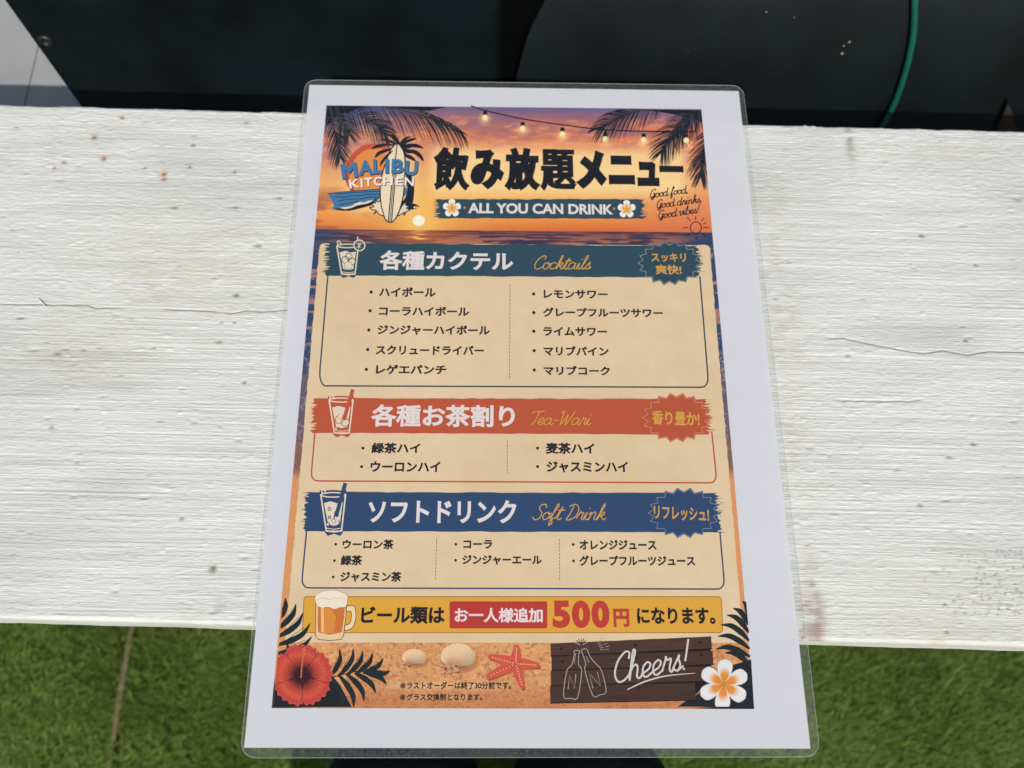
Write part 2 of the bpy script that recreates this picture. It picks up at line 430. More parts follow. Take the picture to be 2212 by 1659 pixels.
# the rounded black drum on the right
DR = .24; DZ = -.13; DY = YP - .008 + DR
def on_drum(u, v, R=DR):
    d = ray(u, v); o = CAM_C
    a_ = d[1] ** 2 + d[2] ** 2; b_ = 2 * ((o[1] - DY) * d[1] + (o[2] - DZ) * d[2]); c_ = (o[1] - DY) ** 2 + (o[2] - DZ) ** 2 - R * R
    t = (-b_ - math.sqrt(max(b_ * b_ - 4 * a_ * c_, 0))) / (2 * a_); return o + d * t
kc = (1200 / 2212) / 1.8228
edge = [on_drum(1800 / 1.8228 + x * kc, y * kc) for x, y in [(652, -30), (640, 0), (595, 90), (545, 180), (510, 270), (480, 370), (450, 480), (425, 590)]]
eth = np.array([math.atan2(p[2] - DZ, DY - p[1]) for p in edge]); ex_ = np.array([p[0] for p in edge]); o_ = np.argsort(eth)
def drum():
    th = np.linspace(math.radians(-30), math.radians(100), 70)
    le = np.interp(th, eth[o_], ex_[o_])
    s = np.linspace(0, 1, 31)
    X = le[:, None] + (0.95 - le)[:, None] * s[None, :]; rr = np.full(X.shape, DR)
    TH = np.repeat(th[:, None], X.shape[1], 1)
    me = grid_mesh('black_drum', X, DY - rr * np.cos(TH), DZ + rr * np.sin(TH))
    o = link('black_drum', me, M_DRUM)
    r2 = np.linspace(DR, .02, 6)
    RR = np.repeat(r2[None, :], len(th), 0); T2 = np.repeat(th[:, None], 6, 1)
    link('end_cap', grid_mesh('end_cap', np.repeat(le[:, None], 6, 1) + .0004, DY - RR * np.cos(T2), DZ + RR * np.sin(T2), smooth=False), M_DRUM, o)
    return tag(o, 'big rounded black plastic drum behind the counter with a green cord over it', 'drum')
def drum_mat():
    m = simple('black_drum_plastic', (.004, .007, .0095), .46, .33, 16, .55, .08, .002); nt = m.node_tree; b = nt.nodes['Principled BSDF']
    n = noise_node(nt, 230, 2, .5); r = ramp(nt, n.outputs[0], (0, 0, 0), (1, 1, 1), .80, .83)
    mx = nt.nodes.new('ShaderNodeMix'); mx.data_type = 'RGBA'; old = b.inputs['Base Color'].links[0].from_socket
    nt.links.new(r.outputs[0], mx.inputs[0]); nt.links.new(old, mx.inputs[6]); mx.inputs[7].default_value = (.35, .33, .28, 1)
    nt.links.new(mx.outputs[2], b.inputs['Base Color']); return m
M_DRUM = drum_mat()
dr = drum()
# added black sheet: painted shade for the gap between the panel and the drum
M_GAP_SHADE = simple('gap_shade_black', (.0015, .0018, .002), .95, .05)
def gap_shade():
    th = np.linspace(math.radians(-20), math.radians(90), 40); le = np.interp(th, eth[o_], ex_[o_])
    s_ = np.linspace(0, 1, 6)[None, :]; X = (xr - .012) + (le[:, None] + .02 - xr + .012) * s_; T2 = np.repeat(th[:, None], 6, 1); r = DR - .016
    link('gap_shade', grid_mesh('gap_shade', X, DY - r * np.cos(T2), DZ + r * np.sin(T2)), M_GAP_SHADE, dr)
gap_shade()
M_SPECK = simple('pale_specks', (.26, .25, .21), .8)
kd = (1232 / 2212) / 1.8228
for x, y, r in [(978, 298, .0009), (938, 324, .0007), (927, 379, .0009), (588, 124, .0005)]:
    p = on_drum(2800 / 1.8228 + x * kd, y * kd, DR + .0002); nrm = Vector((0, p[1] - DY, p[2] - DZ)).normalized(); tx = Vector((1, 0, 0)); ty = nrm.cross(tx); sp_v = []
    for k in range(7):
        w = 6.2832 * k / 7; rr = r * random.uniform(.6, 1.2); sp_v.append(Vector(p) + tx * math.cos(w) * rr + ty * math.sin(w) * rr)
    sp_v.append(Vector(p) + nrm * .0004)
    link('bird_lime', mesh('bird_lime', sp_v, [(k, (k + 1) % 7, 7) for k in range(7)]), M_SPECK, dr)
# green cord lying over the drum
cp = [on_drum(2800 / 1.8228 + x * kd, y * kd, DR + .0021) for x, y in [(1438, -60), (1438, 0), (1437, 100), (1433, 200), (1420, 300), (1400, 400), (1375, 500), (1345, 600), (1308, 700), (1262, 800), (1220, 870), (1165, 950)]]
cv, cf = tube(cp, .0019, 14)
cme = mesh('green_cord', cv, cf)
for p in cme.polygons: p.use_smooth = True
tag(link('green_cord', cme, simple('green_plastic', (.006, .10, .072), .35, .5, 200, .12)), 'thin green plastic cord hanging over the black drum', 'cord')
# brown wedge standing in for a reflection on the drum, right of the counter
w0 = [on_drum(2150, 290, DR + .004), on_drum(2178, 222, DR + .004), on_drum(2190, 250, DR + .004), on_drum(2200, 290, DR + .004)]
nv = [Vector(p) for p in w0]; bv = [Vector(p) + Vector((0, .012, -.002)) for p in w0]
tag(link('brown_reflection', mesh('brown_reflection', nv + bv, [(3, 2, 1, 0), (0, 1, 5, 4), (1, 2, 6, 5), (2, 3, 7, 6), (4, 5, 6, 7), (3, 0, 4, 7)]), simple('dull_brown', (.032, .024, .020), .8, .3, 150, .3)), 'dull brown pointed shape standing in for a reflection on the black drum at the right end of counter', 'reflection')

# ---------------------------------------------------------------- the seated person's knees
def person():
    kL, kR = P(862, 1706, -.262), P(1282, 1706, -.262)
    rL = .056
    J = {}
    pelvis = np.array([(kL[0] + kR[0]) / 2, -.66, -.235])
    V = [pelvis, pelvis + [-.10, .05, 0], pelvis + [.10, .05, 0],
         (pelvis + [-.10, .05, 0]) * .5 + kL * .5, kL, kL + [0, -.02, -.13], kL + [.0, -.06, -.36], kL + [0, -.05, -.41], kL + [-.01, .09, -.425],
         (pelvis + [.10, .05, 0]) * .5 + kR * .5, kR, kR + [0, -.02, -.13], kR + [.0, -.06, -.36], kR + [0, -.05, -.41], kR + [.01, .09, -.425],
         pelvis + [0, -.02, .16]]
    E = [(0, 1), (0, 2), (1, 3), (3, 4), (4, 5), (5, 6), (6, 7), (7, 8), (2, 9), (9, 10), (10, 11), (11, 12), (12, 13), (13, 14), (0, 15)]
    R_ = [.12, .095, .095, .078, .058, .056, .045, .042, .036, .078, .060, .056, .045, .042, .036, .13]
    me = bpy.data.meshes.new('person'); me.from_pydata([tuple(v) for v in V], E, [])
    o = link('person', me, simple('navy_trouser_cloth', (.012, .014, .026), .8, .25, 300, .25, .4, .0015))
    sk = o.modifiers.new('skin', 'SKIN'); sk.use_smooth_shade = True
    for i, r in enumerate(R_): me.skin_vertices[0].data[i].radius = (r, r)
    me.skin_vertices[0].data[0].use_root = True
    ss = o.modifiers.new('sub', 'SUBSURF'); ss.levels = 3; ss.render_levels = 3
    return tag(o, 'seated person in dark navy trousers, only the knees showing below the menu', 'person')
person()

# ================================================================= THE MENU
menu = bpy.data.objects.new('laminated_menu', None); COL.objects.link(menu); menu.empty_display_size = .1
tag(menu, 'laminated drinks menu with a sunset beach print lying on the white counter board', 'menu')
Z0 = .0008
def Z(layer): return Z0 + layer * 1.6e-5
pTL, pTR, pBR, pBL = P(706, 230), P(1515, 238), P(1628, 1530), P(588, 1528)
UX = (pTR + pBR - pTL - pBL); UX /= np.linalg.norm(UX); UY = np.array([-UX[1], UX[0], 0])

class Flat:
    """flat printed shapes of one part, all inked by vertex colour"""
    def __init__(s): s.v = []; s.f = []; s.c = []; s.k = 0
    def addw(s, pts, faces, col, z):
        b = len(s.v); col = np.asarray(col)
        for i, p in enumerate(pts):
            s.v.append((p[0], p[1], z[i] if hasattr(z, '__len__') else z)); s.c.append(col[i] if col.ndim == 2 else col)
        s.f += [tuple(b + i for i in f) for f in faces]
    def jz(s): s.k += 1; return (s.k % 9) * 1.3e-6
    def poly(s, pts, col, layer):
        w = [P(*p) for p in pts]; s.addw(w, [tuple(range(len(w)))], col, Z(layer) + s.jz())
    def disc(s, c, r, col, layer, ry=None, n=20, rim=None):
        pts = [P(*c)] + [P(c[0] + r * math.cos(6.2832 * k / n), c[1] + (ry or r) * math.sin(6.2832 * k / n)) for k in range(n)]
        cc = np.array([col] + [rim if rim is not None else col] * n)
        s.addw(pts, [(0, 1 + k, 1 + (k + 1) % n) for k in range(n)], cc, Z(layer) + s.jz())
    def stroke(s, pts, wd, col, layer, closed=False, taper=None, crv=False):
        p = np.array(pts, float)
        if crv: p = catmull(p, 6, closed)
        if closed: p = np.vstack([p, p[:1]])
        t = np.gradient(p, axis=0)
        if closed: t[0] = t[-1] = p[1] - p[-2]
        t /= np.linalg.norm(t, axis=1)[:, None] + 1e-9; nrm = np.stack([-t[:, 1], t[:, 0]], 1)
        n = len(p); wv = np.full(n, wd / 2)
        if taper is not None: wv = wv * np.interp(np.linspace(0, 1, n), np.linspace(0, 1, len(taper)), taper)
        if not closed:
            p = p.copy(); p[0] -= t[0] * wv[0] * .7; p[-1] += t[-1] * wv[-1] * .7
        W = []; zz = []; j = s.jz()
        for i in range(n):
            W.append(P(*(p[i] + nrm[i] * wv[i]))); W.append(P(*(p[i] - nrm[i] * wv[i]))); zz += [Z(layer) + j + 6e-6 * i / n] * 2
        s.addw(W, [(2 * i, 2 * i + 1, 2 * i + 3, 2 * i + 2) for i in range(n - 1)], col, zz)
    def dashes(s, a, b, wd, dash, gap, col, layer):
        a, b = np.array(a, float), np.array(b, float); L = np.linalg.norm(b - a); d = (b - a) / L; t = 0
        while t < L: s.stroke([a + d * t, a + d * min(t + dash, L)], wd, col, layer); t += dash + gap
    def build(s, name, parent, mat=None):
        me = mesh(name, s.v, s.f); set_ink(me, np.array(s.c)); return link(name, me, mat or M_INK, parent)
def catmull(p, k=6, closed=False):
    p = np.asarray(p, float); n = len(p); out = []
    for i in range(n if closed else n - 1):
        if closed: a, b, c, d = p[i - 1], p[i], p[(i + 1) % n], p[(i + 2) % n]
        else: a, b, c, d = p[max(i - 1, 0)], p[i], p[i + 1], p[min(i + 2, n - 1)]
        for t in np.arange(k) / k:
            out.append(.5 * (2 * b + (c - a) * t + (2 * a - 5 * b + 4 * c - d) * t * t + (3 * b - a - 3 * c + d) * t ** 3))
    if not closed: out.append(p[-1])
    return np.array(out)
def crop(x0, y0, w, outw):
    k = w / outw / 1.8228
    return lambda *pts: [(x0 / 1.8228 + x * k, y0 / 1.8228 + y * k) for x, y in pts]
cA = crop(1200, 380, 900, 2212); cB = crop(2000, 380, 900, 2212); cC = crop(1200, 880, 850, 2137); cD = crop(2000, 880, 900, 2212)
cE = crop(1150, 1500, 900, 1778); cF = crop(2000, 1500, 950, 1876); cG = crop(930, 2280, 1120, 2212); cH = crop(2000, 2280, 1250, 2212); cL = crop(1280, 500, 400, 1659)

# ---- lettering
_tc = {}
def glyphs(body):
    if body in _tc: return _tc[body]
    cu = bpy.data.curves.new('lettering', 'FONT'); cu.body = body; cu.size = 1; cu.resolution_u = 4
    ob = bpy.data.objects.new('lettering', cu); COL.objects.link(ob)
    dg = bpy.context.evaluated_depsgraph_get(); dg.update()
    ev = ob.evaluated_get(dg); me = ev.to_mesh()
    v = np.array([tuple(q.co)[:2] for q in me.vertices]); f = [tuple(p.vertices) for p in me.polygons]
    ev.to_mesh_clear(); bpy.data.objects.remove(ob); bpy.data.curves.remove(cu)
    cnt = {}
    for q in f:
        for i in range(len(q)):
            e = (q[i], q[(i + 1) % len(q)]); k = (min(e), max(e)); cnt.setdefault(k, []).append(e)
    be = [c[0] for c in cnt.values() if len(c) == 1]
    _tc[body] = (v, f, be); return _tc[body]
def text(F, body, x0, y0, x1, y1, col, layer, w=.03, wy=None, tilt=0.0, shear=0.0):
    """ink box of the string: x0..x1, y0 (top)..y1 (bottom) at its middle; w = pen width that thickens the strokes, in ems"""
    v, f, be = glyphs(body); wy = w if wy is None else wy
    mn = v.min(0) - (w / 2, wy / 2); mx = v.max(0) + (w / 2, wy / 2)
    ym = (y0 + y1) / 2; xm = (x0 + x1) / 2
    c = P(xm, ym); wd = np.dot(P(x1, ym) - P(x0, ym), UX); ht = np.dot(P(xm, y0) - P(xm, y1), UY)
    ca, sa = math.cos(tilt), math.sin(tilt)
    ux = UX * ca + UY * sa; uy = UY * ca - UX * sa
    def M(q):
        a = ((q[0] - mn[0]) / (mx[0] - mn[0]) - .5) * wd; b = ((q[1] - mn[1]) / (mx[1] - mn[1]) - .5) * ht
        return c + ux * (a + shear * b) + uy * b
    F.addw([M(q) for q in v], f, col, Z(layer))
    if w <= 0: return
    sc_ = np.array([w, wy]) / 2; nrm = {}
    area = sum(v[q[0]][0] * (v[q[1]][1] - v[q[2]][1]) + v[q[1]][0] * (v[q[2]][1] - v[q[0]][1]) + v[q[2]][0] * (v[q[0]][1] - v[q[1]][1]) for q in f[:40])
    sg = 1 if area > 0 else -1
    for a, b in be:
        d = v[b] - v[a]; L = np.hypot(*d)
        if L < 1e-7: continue
        n = np.array([d[1], -d[0]]) / L * sg
        nrm.setdefault(a, []).append(n); nrm.setdefault(b, []).append(n)
    off = {}
    for k, ns in nrm.items():
        if len(ns) >= 2:
            m = ns[0] + ns[1]; l2 = m @ m / 2          # mitre, held short at needle tips
            off[k] = m / max(l2, .45)
        else: off[k] = ns[0]
    pts = []; fc = []; zz = []
    for i, (a, b) in enumerate(be):
        if a not in off or b not in off: continue
        k = len(pts); pts += [M(v[a]), M(v[b]), M(v[b] + off[b] * sc_), M(v[a] + off[a] * sc_)]; fc.append((k, k + 1, k + 2, k + 3)); zz += [Z(layer) + (1 + i % 23) * 1.6e-6] * 4
    F.addw(pts, fc, col, zz)
SC = {
 'a': ([[(.42,.42),(.25,.5),(.05,.35),(.05,.08),(.2,0),(.38,.15),(.45,.46),(.43,.1),(.55,0),(.65,.1)]], .58),
 'b': ([[(.0,.1),(.16,.6),(.22,.95),(.14,1),(.08,.6),(.1,.1),(.25,0),(.42,.15),(.4,.4),(.28,.45),(.5,.42)]], .48),
 'c': ([[(.4,.4),(.25,.5),(.06,.35),(.06,.1),(.22,0),(.46,.12)]], .44),
 'd': ([[(.42,.42),(.25,.5),(.05,.35),(.05,.08),(.2,0),(.38,.15),(.47,1.0),(.43,.1),(.55,0),(.65,.1)]], .58),
 'e': ([[(.02,.12),(.28,.25),(.36,.4),(.24,.5),(.07,.35),(.08,.08),(.22,0),(.44,.12)]], .42),
 'f': ([[(.0,.1),(.2,.55),(.34,.92),(.25,1),(.17,.6),(.08,-.25),(.14,-.36),(.24,-.2),(.17,.03),(.38,.14)]], .36),
 'h': ([[(.0,.1),(.17,.6),(.25,.95),(.17,1),(.1,.5),(.06,0)], [(.06,.02),(.12,.35),(.28,.5),(.37,.38),(.35,.08),(.45,0),(.56,.1)]], .52),
 'i': ([[(.0,.1),(.12,.48),(.1,.1),(.2,0),(.33,.1)], [(.19,.72),(.2,.76)]], .27),
 'k': ([[(.0,.1),(.17,.6),(.25,.95),(.17,1),(.1,.5),(.06,0)], [(.08,.2),(.28,.5),(.37,.42),(.28,.26),(.13,.23),(.26,.18),(.4,0),(.53,.1)]], .47),
 'l': ([[(.0,.1),(.2,.6),(.27,.95),(.18,1),(.1,.5),(.1,.1),(.2,0),(.33,.1)]], .27),
 'n': ([[(.0,.35),(.07,.48),(.1,.3),(.06,0)], [(.06,.02),(.14,.36),(.3,.5),(.38,.38),(.35,.08),(.45,0),(.56,.1)]], .52),
 'o': ([[(.3,.48),(.1,.42),(.04,.18),(.18,0),(.37,.12),(.39,.36),(.28,.48),(.34,.38),(.52,.42)]], .45),
 'r': ([[(.0,.1),(.12,.46),(.13,.57),(.19,.44),(.34,.46),(.29,.15),(.36,0),(.48,.1)]], .42),
 's': ([[(.0,.08),(.14,.34),(.25,.54),(.23,.40),(.30,.18),(.2,.0),(.05,.07)], [(.25,.03),(.42,.12)]], .40),
 't': ([[(.0,.1),(.25,.85),(.12,.2),(.2,0),(.36,.1)], [(.05,.6),(.4,.64)]], .31),
 'v': ([[(.0,.4),(.1,.5),(.13,.1),(.2,0),(.37,.32),(.36,.5),(.5,.44)]], .44),
 'W': ([[(.03,.85),(.14,1),(.14,.15),(.2,.02),(.48,.75),(.47,.12),(.53,.02),(.82,.8),(.85,1.0)]], .86),
 'T': ([[(-.05,.84),(.06,.97),(.4,.96),(.72,1.02)], [(.42,.97),(.32,.35),(.18,0)]], .52),
 'C': ([[(.58,.76),(.60,.95),(.42,1),(.14,.72),(.04,.3),(.18,.02),(.42,.03),(.64,.22)]], .58),
 'S': ([[(.58,.82),(.5,1),(.25,.95),(.2,.72),(.42,.45),(.38,.1),(.13,0),(-.03,.16)]], .52),
 'D': ([[(.3,.86),(.2,.3),(.1,.04),(.3,.0),(.62,.25),(.63,.75),(.38,1),(.05,.88)]], .68),
 'G': ([[(.6,.82),(.5,1),(.25,.9),(.06,.5),(.1,.1),(.3,.05),(.48,.28),(.55,.52),(.38,.46)], [(.55,.52),(.5,.0),(.35,-.25),(.2,-.12),(.45,.05),(.66,.12)]], .62),
 '-': ([[(.06,.32),(.34,.34)]], .42), ',': ([[(.1,.06),(.04,-.12)]], .2),
 '!': ([[(.2,1),(.1,.3)], [(.05,.03),(.06,.0)]], .25), ' ': ([], .26)}
def script(F, body, x0, yb, x1, yb1, h, col, layer, wd, slant=.3):
    """handwriting drawn as single pen strokes from (x0,yb) to (x1,yb1) on its base line; h = capital height"""
    adv = sum(SC[c][1] for c in body); L = math.hypot(x1 - x0, yb1 - yb); sx_ = L / (adv + slant * .3)
    ux = np.array([(x1 - x0) / L, (yb1 - yb) / L]); uy = np.array([ux[1], -ux[0]])
    x = 0
    for c in body:
        for st_ in SC[c][0]:
            p = np.array([np.array([x0, yb]) + ux * (x + q[0] + slant * q[1] * h / sx_) * sx_ + uy * q[1] * h for q in st_])
            F.stroke(p, wd, col, layer, crv=True)
        x += SC[c][1]

# ---- paper, laminating film
rectv = lambda q: [P(*p) for p in q]
PC = [(669.3, 185.7), (1594.7, 199.1), (1749.2, 1617), (528.5, 1615)]
pw = rectv(PC)
def paper():
    n, m = 40, 56
    s, t = np.meshgrid(np.linspace(0, 1, n), np.linspace(0, 1, m))
    g = [(1 - s) * (1 - t) * pw[0][k] + s * (1 - t) * pw[1][k] + s * t * pw[2][k] + (1 - s) * t * pw[3][k] for k in (0, 1)]
    return link('paper_sheet', grid_mesh('paper_sheet', g[0], g[1], np.full(s.shape, Z(0))), M_PAPER, menu)
paper()
def rounded(q, r, n=8):
    """rounded quadrilateral in the page plane; q = four world corners TL TR BR BL"""
    out = []
    for i in range(4):
        p = np.array(q[i])[:2]; a = np.array(q[i - 1])[:2]; b = np.array(q[(i + 1) % 4])[:2]
        da = (a - p) / np.linalg.norm(a - p); db = (b - p) / np.linalg.norm(b - p)
        for k in range(n + 1):
            t = k / n; out.append(p + da * r * (1 - t) ** 2 + db * r * t ** 2)
    return np.array(out)
FC = [P(660, 174.5), P(1604, 187), P(1771.5, 1635.5), P(519.5, 1637.5)]
def film():
    o = rounded(FC, .0065); n = len(o); cen = o.mean(0)
    inn = rounded(pw, .0004); 
    zt, zb = Z(0) + .00003, Z(0) - .00016
    vs = [(*p, zt) for p in o] + [(*(p + (cen - p) * .0006), zt) for p in inn] + [(*p, zb) for p in o]
    fs = [(i, (i + 1) % n, n + (i + 1) % n, n + i) for i in range(n)]
    fl = link('laminating_film', mesh('laminating_film', vs, [f[::-1] for f in fs]), M_FILM, menu)
    fl['label'] = 'clear grainy film margin round the paper'
    # cut edge: narrow raised lip all round
    d = (o - cen); d /= np.linalg.norm(d, axis=1)[:, None]
    w = .00028
    vs = [(*(p - q * w), zt + .00001) for p, q in zip(o, d)] + [(*(p), zt + .00006) for p in o] + [(*(p + q * .00005), zb) for p, q in zip(o, d)]
    fs = [(i, (i + 1) % n, n + (i + 1) % n, n + i) for i in range(n)] + [(n + i, n + (i + 1) % n, 2 * n + (i + 1) % n, 2 * n + i) for i in range(n)]
    link('cut_edge', mesh('cut_edge', vs, [f[::-1] for f in fs]), M_RIM, fl)
film()

# ---- printed picture: sky and sea, sand
def pic(name, v0, v1, ny, nx, fn, parent, left=None, right=None, layer=1):
    tt = np.linspace(0, 1, ny)[:, None]; ss = np.linspace(0, 1, nx)[None, :]
    def at(vv): return (vv - 230) / (1529 - 230)
    y = v0 + (v1 - v0) * tt
    # edges of the print run straight in the page plane, so straight in the view too
    xl_ = (706 + (588 - 706) * (y - 230) / 1298) if left is None else left(y)
    xr_ = (1515 + (1628 - 1515) * (y - 238) / 1292) if right is None else right(y)
    x = xl_ + (xr_ - xl_) * ss; yy = y + (x - xl_) / 1000 * (9.9 * (1 - (y - 230) / 1300) + 1.9 * (y - 230) / 1300)
    pts = np.array([P(a, b) for a, b in zip(x.ravel(), yy.ravel())])
    X = pts[:, 0].reshape(ny, nx); Y = pts[:, 1].reshape(ny, nx)
    c = fn(x, np.broadcast_to(y, x.shape))
    return link(name, grid_mesh(name, X, Y, np.full(X.shape, Z(layer)), np.clip(dull(lin(c) * INK), .004, .95), smooth=False), M_INK, parent)
def lerp(a, b, k): return np.asarray(a, float) * (1 - k[..., None]) + np.asarray(b, float) * k[..., None]
def blend(c, col, k): return c * (1 - k[..., None]) + np.asarray(col, float) * k[..., None]
def sky_fn(x, y):
    # vertical gradient of a sunset
    st = [(228, (96, 94, 136)), (254, (160, 102, 112)), (286, (216, 122, 82)), (345, (224, 140, 94)), (395, (234, 170, 104)), (440, (240, 172, 82)), (475, (230, 136, 52)), (498, (208, 98, 42))]
    c = np.stack([np.interp(y, [s[0] for s in st], [s[1][k] for s in st]) for k in range(3)], -1)
    c = blend(c, (66, 92, 152), smooth(1000, 720, x) * smooth(330, 240, y) * .75)
    c = blend(c, (170, 112, 128), smooth(980, 720, x) * smooth(270, 310, y) * smooth(380, 320, y) * .7)
    n = fbm(x / 70 + y / 60, y / 11, 4, 200); n2 = fbm(x / 120, y / 18, 4, 210); n3 = fbm(x / 26 + y / 40, y / 7, 4, 215, .6)
    c = blend(c, (226, 122, 76), smooth(.5, .72, n) * smooth(244, 275, y) * smooth(345, 300, y) * .85)
    c = blend(c, (112, 92, 128), smooth(.52, .7, n2) * smooth(330, 270, y) * .42)
    c = blend(c, (168, 108, 112), smooth(.5, .72, n2) * smooth(1240, 1420, x) * smooth(430, 330, y) * .45)
    c = blend(c, (150, 72, 58), smooth(.45, .65, fbm(x / 60, y / 16, 3, 220)) * smooth(860, 700, x) * smooth(390, 440, y) * .75)
    c = blend(c, (216, 116, 82), smooth(1250, 1500, x) * smooth(380, 450, y) * .6)
    c = blend(c, (238, 160, 112), smooth(.54, .7, n3) * smooth(236, 262, y) * smooth(440, 330, y) * .5); c = blend(c, (140, 92, 110), smooth(.46, .32, n3) * smooth(380, 300, y) * .3)
    # glow of the low sun, and the pale halos printed round the title and the emblem
    d = np.hypot((x - 905) / 1.25, y - 478)
    c = blend(c, (250, 196, 80), np.exp(-(d / 46) ** 2) * .95); c = blend(c, (238, 184, 98), np.exp(-(d / 150) ** 2) * .5)
    hx = np.clip(np.abs(x - 1206) - 255, 0, None); hy = np.clip(np.abs(y - 368) - 30, 0, None)
    c = blend(c, (250, 216, 146), np.exp(-(np.hypot(hx, hy) / 23) ** 2) * .84)
    lx = np.clip(np.abs(x - 822) - 62, 0, None); ly = np.clip(np.abs(y - 395) - 50, 0, None)
    c = blend(c, (246, 206, 140), np.exp(-(np.hypot(lx, ly) / 18) ** 2) * .6)
    for bx, by_ in BULBS: c = blend(c, (255, 214, 140), np.exp(-(np.hypot(x - bx, y - by_) / 11) ** 2) * .75)
    return c * (1 + .05 * (rng.random(x.shape)[..., None] - .5))
def sea_fn(x, y):
    f = np.clip((y - 497) / 40, 0, 1)
    st = fbm(x / 46, (y - 490) / (.8 + 1.5 * f), 3, 230)
    c = lerp((84, 54, 62), (104, 70, 80), f)
    c = blend(c, (36, 44, 76), smooth(.5, .62, st) * (.4 + .5 * f))
    c = blend(c, (206, 128, 92), smooth(.50, .40, st) * (.25 + .6 * f))
    c = blend(c, (228, 120, 46), np.exp(-((x - 905) / 90) ** 2) * .55); c = blend(c, (250, 190, 100), np.exp(-((x - 905) / 16) ** 2) * smooth(.65, .4, st) * .9)
    c = blend(c, (44, 66, 100), smooth(780, 690, x) * .75 + smooth(1440, 1530, x) * .8)
    return c
def edge_fn(x, y):       # water down the sides of the card, foam, then sand
    st = fbm(x / 26, y / 6, 3, 240)
    foam = np.abs(fbm(x / 9, y / 9, 2, 250) - .5)
    c = lerp((44, 62, 98), (58, 76, 108), st)
    c = blend(c, (196, 132, 108), smooth(.52, .66, fbm(x / 40, y / 9, 3, 244)) * smooth(1000, 620, y) * .8)
    k = smooth(760, 860, y); c = blend(c, (112, 92, 96), k * .8)
    c = blend(c, (176, 152, 148), smooth(.05, .015, foam) * smooth(640, 780, y) * smooth(1060, 980, y) * .8)
    c = blend(c, (150, 96, 66), smooth(900, 1000, y) * .6)
    s_ = smooth(1010, 1045, y + 10 * fbm(x / 20, y / 20, 2, 260))
    c = blend(c, (214, 146, 88), s_)
    return c * (1 + .10 * (rng.random(x.shape)[..., None] - .5))
def sand_fn(x, y):
    n = fbm(x / 6, y / 5, 3, 270); n2 = fbm(x / 3.2, y / 2.6, 2, 280); n3 = fbm(x / 60, y / 30, 3, 290)
    c = lerp((196, 130, 76), (224, 160, 100), n3)
    c = blend(c, (150, 92, 50), smooth(.56, .72, n) * .55); c = blend(c, (242, 190, 134), smooth(.58, .72, n2) * .5)
    for cx, cy, rx, ry in ((930, 1481, 120, 9), (950, 1506, 92, 8), (1050, 1481, 50, 9)):
        hx = np.clip(np.abs(x - cx) - rx + 40, 0, None); hy = np.abs(y - cy)
        c = blend(c, (240, 206, 150), np.exp(-(hx / 26) ** 2 - (hy / ry) ** 2) * .55)
    c = blend(c, (20, 22, 26), smooth(668, 600, x - (y - 1500) * .5) * smooth(1455, 1500, y))
    c = blend(c, (176, 98, 52), smooth(1455, 1525, y) * .45)
    c = blend(c, (24, 27, 30), smooth(1490, 1560, x) * smooth(1440, 1480, y))
    return c
BULBS = [(1047.8, 255.4), (1128.8, 278.8), (1214.4, 291), (1307, 301), (1389.6, 303.4), (1481.6, 304.5)]
sunset = pic('sunset_picture', 230, 497, 190, 420, sky_fn, menu)
pic('sea', 497, 548, 60, 420, sea_fn, sunset)
pic('shore_strip', 548, 1400, 500, 16, edge_fn, sunset, right=lambda y: 706 + (588 - 706) * (y - 230) / 1298 + 30, layer=1.3)
pic('shore_strip', 548, 1400, 500, 16, edge_fn, sunset, left=lambda y: 1515 + (1628 - 1515) * (y - 238) / 1292 - 34, layer=1.3)
beach = pic('beach_picture', 1383, 1529.5, 120, 420, sand_fn, menu, layer=1.5)
F = Flat(); F.disc((905, 478.5), 13, ink(252, 240, 215), 2, ry=11.5); F.build('setting_sun', sunset)

# ---- palm fronds
DARKG = ink(26, 29, 31)
def frond(F, pts, n, length, col, layer, spread=1.0, droop=.25, wd=3.2, side=(1, 1), tipcol=None):
    r = catmull(pts, 12); m = len(r)
    F.stroke(r, wd * .8, col, layer, taper=[1, .4])
    for i in range(n):
        t = (i + .5) / n; k = min(int(t * (m - 1)), m - 2); p = r[k] + (r[k + 1] - r[k]) * (t * (m - 1) - k)
        d = r[min(k + 1, m - 1)] - r[max(k - 1, 0)]; d /= np.linalg.norm(d) + 1e-9; nn = np.array([-d[1], d[0]])
        Ln = length * (math.sin(math.pi * (.18 + .72 * t)) ** .7) * random.uniform(.85, 1.1)
        for sg, sc in ((1, side[0]), (-1, side[1])):
            if sc <= 0: continue
            ang = math.radians(52 - 30 * t + random.uniform(-5, 5)) * spread
            v = d * math.cos(ang) + nn * math.sin(ang) * sg
            e = p + v * Ln * sc + np.array([0, droop * Ln * sc]); mid = p + v * Ln * sc * .55 + np.array([0, droop * Ln * sc * .15])
            c2 = tipcol if tipcol is not None and random.random() < .3 else col
            F.stroke([p, mid, e], wd, c2, layer + (i % 3) * .12, taper=[.9, 1, .12], crv=True)
def clip_to_print(F):
    """keep printed shapes inside the print's frame"""
    o = pTL; w = np.dot(pTR - pTL, UX); wb = np.dot(pBR - pBL, UX); h = np.dot(pTL - pBL, UY)
    for i, p in enumerate(F.v):
        q = np.array([p[0], p[1], 0]) - o; a = np.dot(q, UX); b = np.dot(q, UY)
        b2 = min(b, -.0001); b2 = max(b2, -h + .0001); a2 = min(max(a, .0001), (w + wb) / 2 - .0001)
        r = o + UX * a2 + UY * b2; F.v[i] = (r[0], r[1], p[2])
F = Flat()
G1, G2 = ink(38, 44, 46), ink(60, 66, 70)
F.poly(cA((213, 95), (560, 98), (470, 150), (330, 190), (270, 250), (205, 300)), ink(22, 26, 30), 2)
